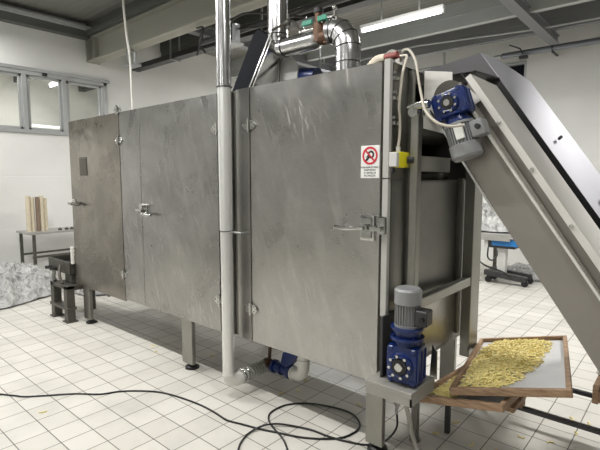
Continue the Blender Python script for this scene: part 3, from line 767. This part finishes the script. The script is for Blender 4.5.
MB().prism([(-2.38, 2.50, .19), (-2.30, 2.50, .19), (-2.20, 2.50, .30), (-2.24, 2.50, .34), (-2.35, 2.50, .30)], (0, .06, 0)).build('valve_lever', 'blue', t)
t = thing('drain_elbow', (-2.18, 2.52, .1), 'white plastic elbow pipe rising into the dryer underside', 'pipe')
MB().tube(spline([(-2.275, 2.52, .155), (-2.24, 2.52, .155), (-2.20, 2.52, .158), (-2.165, 2.52, .185), (-2.155, 2.52, .24), (-2.155, 2.52, .35), (-2.155, 2.52, .456)]), .045, 22).build('pipe', 'white_pvc', t)
MB().ring((-2.26, 2.52, .155), (1, 0, 0), .048, .008, 24, 8).build('socket', 'white_pvc', t)
MB().ring((-2.155, 2.52, .29), (0, 0, 1), .047, .006, 24, 8).build('socket', 'white_pvc', t)
# insulated ducts above
t = thing('insulated_riser', (-2.67, 2.8, 2.6), 'shiny clad vertical duct with a horizontal branch above the dryer', 'duct')
MB().cyl((-2.675, 2.8, 2.74), (-2.675, 2.8, 4.3), .082, n=32).build('riser', 'clad', t)
MB().tube(spline([(-2.675, 2.8, 2.80), (-2.672, 2.8, 2.73), (-2.64, 2.8, 2.695), (-2.58, 2.8, 2.69), (-2.40, 2.8, 2.69), (-2.27, 2.8, 2.69)]), .072, 24).cyl((-2.27, 2.8, 2.69), (-2.22, 2.8, 2.69), .072, .04, n=24).build('branch', 'clad', t)
MB().ring((-2.675, 2.8, 2.80), (0, 0, 1), .083, .005, 28, 6).build('band', 'dark_iron', t)
MB().ring((-2.59, 2.8, 2.69), (1, 0, 0), .073, .005, 28, 6).build('band', 'dark_iron', t)
t = thing('insulated_elbow', (-2.0, 2.8, 2.27), 'shiny clad elbow duct curving down into the dryer top', 'duct')
path = spline([(-2.13, 2.8, 2.72), (-2.08, 2.8, 2.715), (-2.03, 2.8, 2.685), (-1.99, 2.8, 2.63), (-1.975, 2.8, 2.56), (-1.975, 2.8, 2.47), (-1.975, 2.8, 2.38)], 4)
MB().tube(path, .092, 28).build('elbow_cladding', 'clad', t)
for k in (3, 7, 11, 15, 20): MB().ring(path[k], path[k+1]-path[k-1], .093, .004, 30, 6).build('band', 'dark_iron', t)
MB().cyl((-1.975, 2.8, 2.27), (-1.975, 2.8, 2.42), .05, n=20).build('inner_pipe', 'dirty_steel', t)
t = thing('steam_valve', (-2.18, 2.8, 2.65), 'rusty valve group with green handles between the two clad ducts', 'valve')
MB().cyl((-2.26, 2.8, 2.69), (-2.11, 2.8, 2.72), .045, n=20).cyl((-2.235, 2.79, 2.66), (-2.235, 2.79, 2.79), .05, n=20).cyl((-2.235, 2.78, 2.78), (-2.235, 2.78, 2.87), .026, n=14).cyl((-2.165, 2.79, 2.64), (-2.165, 2.79, 2.82), .030, n=14).sphere((-2.19, 2.79, 2.69), (.075, .055, .06)).cyl((-2.15, 2.8, 2.72), (-2.12, 2.8, 2.72), .07, n=20).build('valve_body', 'rust', t)
MB().cyl((-2.235, 2.78, 2.87), (-2.235, 2.78, 2.90), .036, n=16).build('knob', 'black', t)
MB().box((-2.36, 2.73, 2.785), (-2.26, 2.75, 2.825), .006).build('handle', 'green', t)
MB().box((-2.21, 2.73, 2.79), (-2.12, 2.75, 2.83), .006).build('handle', 'green', t)
MB().cyl((-2.40, 2.77, 2.76), (-2.24, 2.77, 2.76), .014, n=12).cyl((-2.385, 2.77, 2.68), (-2.385, 2.77, 2.82), .014, n=12).build('impulse_pipe', 'steel_bright', t)
MB().tube(spline([(-2.12, 2.74, 2.81), (-2.08, 2.75, 2.81), (-2.055, 2.76, 2.80), (-2.04, 2.78, 2.75)]), .011, 8).sphere((-2.06, 2.75, 2.86), .020).cyl((-2.06, 2.75, 2.80), (-2.06, 2.75, 2.86), .010, n=10).build('impulse_pipe', 'steel_bright', t)
t = thing('condensate_line', (-2.42, 2.8, 2.5), 'thin pipes and small fitting in front of the clad riser', 'pipe')
MB().tube(spline([(-2.62, 2.68, 2.80), (-2.50, 2.68, 2.82), (-2.44, 2.72, 2.84), (-2.40, 2.76, 2.78)]), .010, 8).sphere((-2.47, 2.70, 2.83), .028).cyl((-2.47, 2.70, 2.78), (-2.47, 2.70, 2.90), .010, n=8).build('pipe', 'dirty_steel', t)
# tilted dark panel on top + white plate + blue motor
t = thing('tilted_panel', (-2.9, 2.8, 2.27), 'navy panel with pale metal edge leaning diagonally on the dryer top', 'panel')
def tp(s, n, y): # frame along the panel, leaning 58 degrees
    a = R(57); return Vector((-2.985+s*math.cos(a)-n*math.sin(a), y, 2.297+s*math.sin(a)+n*math.cos(a)))
MB().prism([tp(0, 0, 2.72), tp(.56, 0, 2.72), tp(.56, .17, 2.72), (tp(.50, .20, 2.72)), tp(0, .20, 2.72)], (0, .16, 0)).build('panel_body', 'navy', t)
MB().prism([tp(-.0, -.012, 2.70), tp(.60, -.012, 2.70), tp(.60, .004, 2.70), tp(-.0, .004, 2.70)], (0, .2, 0)).prism([tp(-.0, -.045, 2.70), tp(.56, -.045, 2.70), tp(.56, -.032, 2.70), tp(-.0, -.032, 2.70)], (0, .2, 0)).build('edge_profile', 'steel_bright', t)
t = thing('white_plate', (-2.75, 2.84, 2.27), 'pale gusset plate standing behind the leaning navy panel', 'panel')
MB().prism([(-2.98, 2.92, 2.27), (-2.60, 2.92, 2.27), (-2.56, 2.92, 2.56), (-2.70, 2.92, 2.74), (-2.78, 2.92, 2.60)], (0, .012, 0)).build('plate', 'lgrey', t)
MB().tube([(-2.72, 2.86, 2.28), (-2.72, 2.86, 2.72)], .012, 8).build('pipe', 'dirty_steel', t)
t = thing('blue_motor', (-2.4, 2.95, 2.35), 'small blue motor half hidden behind the dryer top edge', 'motor')
MB().cyl((-2.62, 3.0, 2.50), (-2.42, 3.0, 2.47), .07, n=24).build('motor_body', 'blue', t)
MB().cyl((-2.62, 3.0, 2.50), (-2.70, 3.0, 2.51), .045, n=16).box((-2.60, 2.94, 2.27), (-2.46, 3.06, 2.44), .004).build('mount', 'dirty_steel', t)
tag(MB().tube(spline([(-1.90, 2.95, 2.31), (-1.75, 2.95, 2.50), (-1.65, 2.9, 2.50), (-1.55, 2.8, 2.38), (-1.50, 2.7, 2.29)]), .022, 10).build('grey_hose', 'hose_grey'), 'grey hose arching behind the clad elbow on the dryer top', 'hose')
tag(MB().tube([(-2.47, 3.1, 2.27), (-2.47, 3.1, 2.72)], .007, 6).build('thin_rod', 'galv'), 'thin upright rod between blue motor and clad elbow', 'rod')

# ------------------------------------------------------------------ pasta trays
def tray(loc, rot, L, Wd, label, name='pasta_tray'):
    t = thing(name, loc, label, 'tray', rot=rot)
    h = .040; w = .026
    MB().box((0, 0, 0), (Wd, w, h), .003).build('near_rail', 'wood', t, True)
    MB().box((0, L-w, 0), (Wd, L, h), .003).build('far_rail', 'wood', t, True)
    MB().box((0, w, 0), (w, L-w, h), .003).build('side_rail', 'wood', t, True)
    MB().box((Wd-w, w, 0), (Wd, L-w, h), .003).build('side_rail', 'wood', t, True)
    MB().box((w*.6, w*.6, .010), (Wd-w*.6, L-w*.6, .013), 0).build('netting', 'net', t, True)
    return t
TL = Vector((-.952, 2.342, .463)); TR = Euler((-.077, -.205, .221))
RM = (Matrix.Rotation(.221, 4, 'Z') @ Matrix.Rotation(-.205, 4, 'Y') @ Matrix.Rotation(-.077, 4, 'X'))
tr1 = tray(TL, None, 1.19, .586, 'wooden framed tray heaped with yellow pasta, upper of the two')
tr1.rotation_euler = RM.to_euler()
RM2 = Matrix.Rotation(.01, 4, 'Z') @ Matrix.Rotation(-.205, 4, 'Y') @ Matrix.Rotation(-.077, 4, 'X')
T2 = Vector((-1.160, 2.335, .360))
tr2 = tray(T2, None, .83, .50, 'lower wooden tray under the heaped tray, poking out at left')
tr2.rotation_euler = RM2.to_euler()

def pasta(poly, n, Mx, hmax, name, label, core=None):
    """short curled strands strewn over a polygon in tray coordinates"""
    bm = bmesh.new()
    xs = [p[0] for p in poly]; ys = [p[1] for p in poly]
    def inside(x, y):
        c = False; j = len(poly)-1
        for i in range(len(poly)):
            xi, yi = poly[i]; xj, yj = poly[j]
            if (yi > y) != (yj > y) and x < (xj-xi)*(y-yi)/(yj-yi)+xi: c = not c
            j = i
        return c
    def edge(x, y):
        d = 9
        for i in range(len(poly)):
            a = Vector(poly[i]); b = Vector(poly[(i+1) % len(poly)]); p = Vector((x, y))
            u = max(0, min(1, (p-a).dot(b-a)/(b-a).length_squared)); d = min(d, (p-(a+(b-a)*u)).length)
        return d
    k = 0
    while k < n:
        x = random.uniform(min(xs), max(xs)); y = random.uniform(min(ys), max(ys))
        if not inside(x, y): continue
        k += 1
        d = min(1, edge(x, y)/.09)
        if random.random() > .25+.75*d: continue
        z = .018 + random.random()**.6*hmax*d
        a = random.uniform(0, math.pi*2); ln = random.uniform(.016, .034); bend = random.uniform(-.9, .9); r = random.uniform(.0028, .0040)
        p = Vector((x, y, z)); rings = []
        tilt = random.uniform(-.25, .25)
        for q in range(4):
            dr = Vector((math.cos(a), math.sin(a), tilt)); sd = Vector((-math.sin(a), math.cos(a), 0))
            rings.append([bm.verts.new(p + sd*r*math.cos(w)*1.1 + Vector((0, 0, r*math.sin(w)))) for w in (0, math.pi/2, math.pi, 3*math.pi/2)])
            p = p + dr*ln/3; a += bend/3
        for A, B in zip(rings, rings[1:]):
            for q in range(4): bm.faces.new((A[q], A[(q+1) % 4], B[(q+1) % 4], B[q]))
        bm.faces.new(rings[0][::-1]); bm.faces.new(rings[-1])
    bmesh.ops.transform(bm, matrix=Mx, verts=bm.verts[:])
    m = MB(); m._merge(bm)
    o = m.build(name, 'pasta'); tag(o, label, 'pasta', kind='stuff'); return o
MX = Matrix.Translation(TL) @ RM
pasta([(.035, .035), (.16, .03), (.27, .10), (.36, .28), (.42, .52), (.46, .80), (.50, 1.08), (.40, 1.15), (.12, 1.15), (.035, .9)], 5200, MX, .030, 'pasta_heap', 'short yellow pasta strands spread over the upper wooden tray')
MX2 = Matrix.Translation(T2) @ RM2
pasta([(.035, .14), (.20, .06), (.26, .3), (.22, .5), (.035, .78)], 1900, MX2, .014, 'pasta_scatter', 'yellow pasta strands on the lower tray by the gear motor')
# frame carrying the trays
t = thing('tray_rack', (-.75, 2.9, 0), 'low dark metal rack frame carrying the pasta trays', 'rack')
MB().box((-1.14, 2.74, .305), (-.13, 2.77, .328), .002).build('cross_bar', 'dark_iron', t)
MB().box((-1.14, 3.27, .27), (-.13, 3.30, .295), .002).build('cross_bar', 'dark_iron', t)
for x, y, zz in ((-.145, 2.755, .306), (-.145, 3.285, .271), (-1.13, 2.755, .306), (-1.13, 3.285, .271)):
    MB().box((x-.015, y-.015, 0), (x+.015, y+.015, zz), .002).build('leg', 'dark_iron', t)
MB().box((-.72, 2.52, .385), (-.67, 2.80, .415), .003).box((-.71, 2.72, .329), (-.68, 2.78, .377), .003).build('wooden_wedge', 'wood', t)
t = thing('right_tray', (-.2, 3.1, 0), 'brown wooden tray end at the right edge of the photo', 'tray')
MB().box((-.36, 2.80, .44), (-.33, 3.40, .54), .003).build('side_rail', 'wood', t)
MB().box((-.33, 2.80, .45), (-.19, 2.83, .51), .003).box((-.33, 3.37, .45), (-.19, 3.40, .51), .003).build('end_rail', 'wood', t)
MB().box((-.34, 2.81, .46), (-.19, 3.39, .463), 0).build('netting', 'net', t)
tag(MB().sphere((-.352, 3.0, .548), (.022, .03, .014)).cyl((-.352, 3.0, .50), (-.352, 3.0, .545), .012, n=10).build('white_clip', 'white_pvc'), 'small white plastic clip on the brown tray end at right', 'clip')

# ------------------------------------------------------------------ floor cables and hose
C1 = [(-4.35, .75), (-4.01, .97), (-3.92, 1.02), (-3.80, 1.09), (-3.73, 1.13), (-3.63, 1.24), (-3.49, 1.40), (-3.34, 1.52), (-3.27, 1.64), (-3.16, 1.75), (-3.02, 1.84), (-2.84, 1.89), (-2.63, 1.92), (-2.46, 1.92), (-2.32, 1.91), (-2.21, 1.94), (-2.07, 1.98), (-1.94, 2.03), (-1.81, 2.08), (-1.70, 2.15), (-1.61, 2.24), (-1.58, 2.34), (-1.59, 2.43), (-1.65, 2.50), (-1.74, 2.54), (-1.86, 2.53), (-2.00, 2.48), (-2.10, 2.41), (-2.16, 2.32), (-2.17, 2.20), (-2.13, 2.12), (-2.04, 2.06), (-1.91, 2.01), (-1.82, 1.96), (-1.72, 1.87), (-1.5, 1.6)]
tag(MB().tube(spline([(x, y, .0065) for x, y in C1], 5), .0065, 8).build('floor_cable', 'cable'), 'long black cable winding across the tiles from the left and looping', 'cable')
C2 = [(-1.7, 1.35, .006), (-1.87, 1.59, .006), (-1.99, 1.72, .006), (-2.05, 1.80, .006), (-2.085, 1.90, .008), (-2.07, 2.00, .018), (-2.02, 2.08, .018), (-1.94, 2.14, .010), (-1.81, 2.19, .008), (-1.67, 2.205, .008), (-1.54, 2.24, .008), (-1.44, 2.29, .006), (-1.36, 2.36, .03), (-1.30, 2.39, .12), (-1.285, 2.37, .22), (-1.28, 2.35, .31), (-1.28, 2.34, .40), (-1.27, 2.33, .47)]
tag(MB().tube(spline(C2, 5), .0065, 8).build('floor_cable', 'cable'), 'black cable coming down beside the front right leg onto the floor', 'cable')
tag(MB().tube(spline([(-1.21, 2.30, .50), (-1.22, 2.33, .40), (-1.235, 2.37, .33), (-1.23, 2.42, .20), (-1.22, 2.44, .10), (-1.16, 2.40, .03), (-1.08, 2.34, .016), (-.9, 2.15, .016), (-.7, 1.9, .016)], 5), .014, 12).build('air_hose', 'hose_grey'), 'pale grey hose dropping from under the motor shelf to the floor', 'hose')
t = bmesh.new(); bmesh.ops.create_grid(t, x_segments=8, y_segments=8, size=.5)
for v in t.verts:
    u, w_ = v.co.x, v.co.y
    v.co = Vector((-1.275+u*.06*(1-.7*(.5-w_)), 2.345+.012*math.sin(u*17+w_*9), .335+w_*.17+.01*math.sin(u*11)))
bmesh.ops.solidify(t, geom=t.faces[:], thickness=.003)
g = MB(); g._merge(t); tag(g.build('plastic_sheet_scrap', 'paper'), 'crumpled white scrap tucked beside the front right leg of the dryer', 'scrap')

# crumbs
cr = [(-3.79, 2.28), (-3.95, 2.35), (-3.31, 2.57), (-3.38, 1.13), (-2.32, 2.45), (-2.25, 2.56), (-2.31, 2.74), (-1.77, 2.68), (-.69, 3.38), (-.55, 3.48), (-.60, 3.07), (-.45, 3.48), (-1.46, 3.38), (-1.13, 2.91), (-1.18, 2.70), (-.49, 3.29), (-.82, 2.75), (-.75, 3.0), (-.95, 2.72), (-.36, 3.6), (-.9, 3.3), (-.62, 2.85)]
for k, (x, y) in enumerate(cr):
    a = random.uniform(0, 6.28); r = random.uniform(.7, 1.2)
    pts = [(x+math.cos(a)*s_*.022*r-math.sin(a)*s_*s_*.012, y+math.sin(a)*s_*.022*r+math.cos(a)*s_*s_*.012, .0045) for s_ in (-1, -.5, 0, .5, 1)]
    right = x > -1.6
    o = MB().tube(pts, .0042, 6).build('pasta_crumb', 'pasta')
    tag(o, 'dried yellow pasta crumb on the floor tiles near the trays' if right else 'dried pasta crumb on the floor tiles before or under the dryer', 'crumb', 'pasta crumbs near the trays' if right else 'pasta crumbs by the dryer')

# ------------------------------------------------------------------ left end equipment
t = thing('support_stand', (-5.53, 2.15, 0), 'small dark metal stand with two legs beside the left end of the dryer', 'stand')
for x in (-5.74, -5.37):
    MB().box((x-.045, 2.10, .0), (x+.045, 2.19, .42), .004).box((x-.065, 2.08, 0), (x+.065, 2.21, .012), .002).build('leg', 'dirty_steel', t)
MB().box((-5.785, 2.10, .38), (-5.325, 2.19, .425), .004).build('top_plate', 'dirty_steel', t)
MB().box((-5.80, 2.09, .14), (-5.31, 2.20, .175), .004).build('cross_bar', 'dirty_steel', t)
MB().box((-5.74, 2.19, .36), (-5.34, 2.60, .42), .004).box((-5.74, 2.5, 0), (-5.66, 2.58, .40), .004).build('rear_frame', 'dirty_steel', t)
t = thing('drive_unit', (-5.7, 2.4, .42), 'dark open-topped drive box with cables above the small stand', 'machine')
m = MB(); x0, x1, y0, y1, z0, z1 = -6.02, -5.40, 2.18, 2.45, .53, .68
m.box((x0, y0, z0), (x1, y0+.012, z1)).box((x0, y1-.012, z0), (x1, y1, z1)).box((x0, y0, z0), (x0+.012, y1, z1)).box((x1-.012, y0, z0), (x1, y1, z1)).box((x0, y0, z0), (x1, y1, z0+.012))
m.build('housing', 'dirty_steel', t)
MB().box((x0+.02, y0+.02, z0+.02), (x1-.02, y1-.02, z0+.08), .004).build('contents', 'black', t)
for k in range(4): MB().cyl((x0+.03+.07*k, y0, .555+.01*(k % 2)), (x0+.03+.07*k, y0-.05, .555+.01*(k % 2)), .02, n=12).build('cable_gland', 'black', t)
MB().tube(spline([(-5.78, 2.15, .54), (-5.72, 2.12, .47), (-5.68, 2.12, .44)]), .02, 10).tube(spline([(-5.62, 2.16, .62), (-5.55, 2.12, .52), (-5.50, 2.13, .43)]), .016, 10).build('strut', 'dirty_steel', t)
MB().box((-5.60, 2.2, .42), (-5.42, 2.4, .53), .004).build('pedestal', 'dirty_steel', t)
tag(MB().box((-5.395, 2.19, .66), (-5.362, 2.222, .86), .006).build('end_strip', 'white_pvc'), 'short cream strip fixed at the lower left edge of the dryer', 'strip')
tag(MB().tube(spline([(-4.98, 2.40, .455), (-4.97, 2.39, .40), (-4.88, 2.36, .35), (-4.78, 2.34, .37), (-4.72, 2.34, .43), (-4.72, 2.34, .46)]), .010, 8).build('hanging_cable', 'cable'), 'black cable loop hanging under the left end of the dryer', 'cable')

# table by the left wall
t = thing('work_table', (-7.6, 2.9, 0), 'light steel work table against the left wall', 'table')
MB().box((-8.0, 2.45, .80), (-7.45, 3.75, .83), .004).build('table_top', 'table_steel', t)
for x, y in ((-7.95, 2.5), (-7.5, 2.53), (-7.95, 3.7), (-7.5, 3.7)): MB().box((x-.02, y-.02, 0), (x+.02, y+.02, .80), .003).build('leg', 'dirty_steel', t)
MB().box((-7.515, 2.5, .44), (-7.485, 3.7, .47), .002).box((-7.965, 2.5, .44), (-7.935, 3.7, .47), .002).build('rail', 'dirty_steel', t)
for k, (y, x, h, mt, lb) in enumerate([(2.54, -7.70, .54, 'beige_board', 'cream roll standing on the table, leftmost'), (2.605, -7.72, .52, 'beige_board', 'second cream roll from left on the table'), (2.665, -7.69, .53, 'brown_board', 'dark brown strip standing between cream rolls on the table'), (2.73, -7.70, .54, 'beige_board', 'cream roll right of the brown strip on the table'), (2.79, -7.73, .50, 'beige_board', 'rightmost cream roll standing on the table')]):
    m = MB()
    if k == 2: m.box((x-.02, y-.022, .83), (x+.03, y+.022, .83+h), .004)
    else: m.cyl((x, y, .83), (x, y, .83+h), .032, n=20).ring((x, y, .83+h), (0, 0, 1), .022, .008, 20, 6)
    tag(m.build('standing_roll', mt), lb, 'roll', 'rolls standing on the left table')
for k, y in enumerate((2.95, 3.05, 3.13, 3.25)):
    m = MB().cyl((-7.6, y, .83), (-7.6, y, .852), .03, n=16).cyl((-7.6, y, .85), (-7.6, y, .866), .012, n=12)
    tag(m.build('machine_part', 'dirty_steel'), 'small dark round metal part lying on the left table', 'part', 'small metal parts on the left table')

# crumpled plastic film heap on the floor
def crumple(name, cx, cy, rx, ry, h, seed, z0=0.0, n=90):
    rnd = random.Random(seed)
    from mathutils import noise as nz
    t = bmesh.new(); bmesh.ops.create_grid(t, x_segments=n, y_segments=n, size=1)
    for v in t.verts:
        u, w_ = v.co.x, v.co.y; rr = math.sqrt(u*u+w_*w_)
        # map the square to a ragged disc
        sq = max(abs(u), abs(w_)); k = sq/rr if rr > 1e-6 else 1
        u *= k; w_ *= k; rr = sq
        ang = math.atan2(w_, u)
        rag = 1+.16*nz.noise(Vector((math.cos(ang)*2, math.sin(ang)*2, seed)))+.06*nz.noise(Vector((math.cos(ang)*7, math.sin(ang)*7, seed+3)))
        x, y = cx+u*rx*rag, cy+w_*ry*rag
        base = h*max(0, 1-rr**2.2)
        r1 = 1-abs(nz.noise(Vector((x*3.1, y*3.1, seed))))*2
        r2 = 1-abs(nz.noise(Vector((x*8+3, y*8, seed+1))))*2
        r3 = nz.noise(Vector((x*22, y*22, seed+2)))
        edge = min(1, (1-rr)*5+.08)
        z = z0+.012+base*(.55+.45*r1)+edge*(.10*max(0, r1)+.07*r2+.035*r3+.05)*min(1, h*3+.3)
        v.co = Vector((x+edge*.03*r3, y, max(z0+.006, z)))
    bmesh.ops.solidify(t, geom=t.faces[:], thickness=.002)
    g = MB(); g._merge(t); return g.build(name, 'plastic', smooth=False)
tag(crumple('plastic_film_heap', -7.28, 1.60, .78, 1.22, .33, 4), 'heap of crumpled clear plastic film on the floor by the left wall', 'plastic film')
tag(crumple('plastic_film_sheet', -6.60, 3.15, .42, .42, .20, 12), 'small crumpled plastic film behind the drive box left of the dryer', 'plastic film')

# ------------------------------------------------------------------ right back: table with plastic and a wheeled trolley
t = thing('back_table', (-2.4, 7.7, 0), 'steel table behind the machine carrying crumpled plastic', 'table')
MB().box((-3.4, 7.3, .74), (-2.10, 8.2, .79), .004).box((-3.4, 7.3, .68), (-2.12, 7.32, .74), .002).build('table_top', 'table_steel', t)
for x in (-3.35, -2.6):
    for y in (7.35, 8.15): MB().box((x-.025, y-.025, 0), (x+.025, y+.025, .74), .003).build('leg', 'dirty_steel', t)
tag(crumple('plastic_film_bundle', -2.65, 7.7, .62, .34, .26, 21, .79, 60), 'crumpled plastic film bundle on the back table', 'plastic film')
t = thing('wheeled_trolley', (-2.2, 7.5, 0), 'low wheeled trolley base with central pedestal behind the conveyor', 'trolley')
MB().box((-2.33, 7.42, .12), (-2.21, 7.54, .56), .005).build('pedestal', 'lgrey', t)
MB().prism([(-2.50, 7.34, .12), (-1.88, 7.34, .07), (-1.88, 7.34, .15), (-2.50, 7.34, .20)], (0, .09, 0)).prism([(-2.50, 7.62, .12), (-1.88, 7.62, .07), (-1.88, 7.62, .15), (-2.50, 7.62, .20)], (0, .09, 0)).box((-2.46, 7.36, .13), (-2.36, 7.70, .18), .003).build('base_frame', 'dark_iron', t)
for x in (-2.44, -1.90):
    for y in (7.38, 7.66): MB().cyl((x, y-.02, .05), (x, y+.02, .05), .05, n=20).box((x-.02, y-.03, .05), (x+.02, y+.03, .13), .003).build('caster', 'black', t)
t = thing('control_head', (-2.3, 7.45, .55), 'dark device with bright blue panel on the trolley pedestal', 'device')
MB().box((-2.48, 7.36, .56), (-2.06, 7.60, .66), .006).build('body', 'dark_iron', t)
MB().box((-2.40, 7.34, .60), (-2.02, 7.37, .69), .004).box((-2.42, 7.38, .66), (-2.02, 7.58, .69), .004).build('blue_panel', 'blue_plastic', t)
MB().box((-2.52, 7.35, .56), (-2.46, 7.58, .70), .004).build('end_plate', 'lgrey', t)
MB().tube(spline([(-2.45, 7.34, .56), (-2.42, 7.25, .42), (-2.35, 7.25, .38), (-2.30, 7.3, .45), (-2.32, 7.34, .55)]), .012, 8).tube(spline([(-2.7, 7.3, .60), (-2.6, 7.25, .42), (-2.45, 7.2, .30), (-2.2, 7.25, .22), (-2.1, 7.3, .15)]), .014, 8).build('cable', 'cable', t)
tag(crumple('plastic_film_sheet', -2.15, 8.3, .6, .45, .07, 31, 0, 50), 'flat crumpled plastic on the floor behind the trolley', 'plastic film')

# ------------------------------------------------------------------ lights
def area(name, loc, rot, sx, sy, e, col=(1, 1, 1)):
    l = bpy.data.lights.new(name, 'AREA'); l.shape = 'RECTANGLE'; l.size = sx; l.size_y = sy; l.energy = e; l.color = col
    o = bpy.data.objects.new(name, l); COL.objects.link(o); o.location = loc; o.rotation_euler = rot; return o
COLD = (1.0, .985, .958)
for k, (x, y, z) in enumerate(LAMPS):
    e = 85 if k in (0, 1) else 82 if k in (2, 3, 4) else 24 if k in (5, 6) else 190 if k == 7 else 140 if k == 8 else 52 if k < 11 else 42
    area('tube_light', (x, y, z-.040), (0, 0, 0), 1.2, .05, e, COLD)
for y in (1.5, 4.5):
    area('next_room_light', (XL-2.6, y, 3.98), (0, 0, 0), 2.0, .3, 110, COLD)
wd = bpy.data.worlds.new('World'); SC.world = wd; wd.use_nodes = True
wd.node_tree.nodes['Background'].inputs[0].default_value = (.6, .65, .7, 1)
wd.node_tree.nodes['Background'].inputs[1].default_value = .3

# ------------------------------------------------------------------ camera
cd = bpy.data.cameras.new('Camera'); cam = bpy.data.objects.new('Camera', cd); COL.objects.link(cam)
cd.sensor_width = 36; cd.lens = 458/600*36
cam.location = (0, 0, 1.64)
cam.rotation_euler = (R(90)-math.atan(46.5/458), 0, R(41))
cd.clip_start = .05
SC.camera = cam
SC.view_settings.view_transform = 'Standard'; SC.view_settings.look = 'None'
SC.view_settings.exposure = -.27; SC.view_settings.gamma = 1
SC.view_settings.use_curve_mapping = False
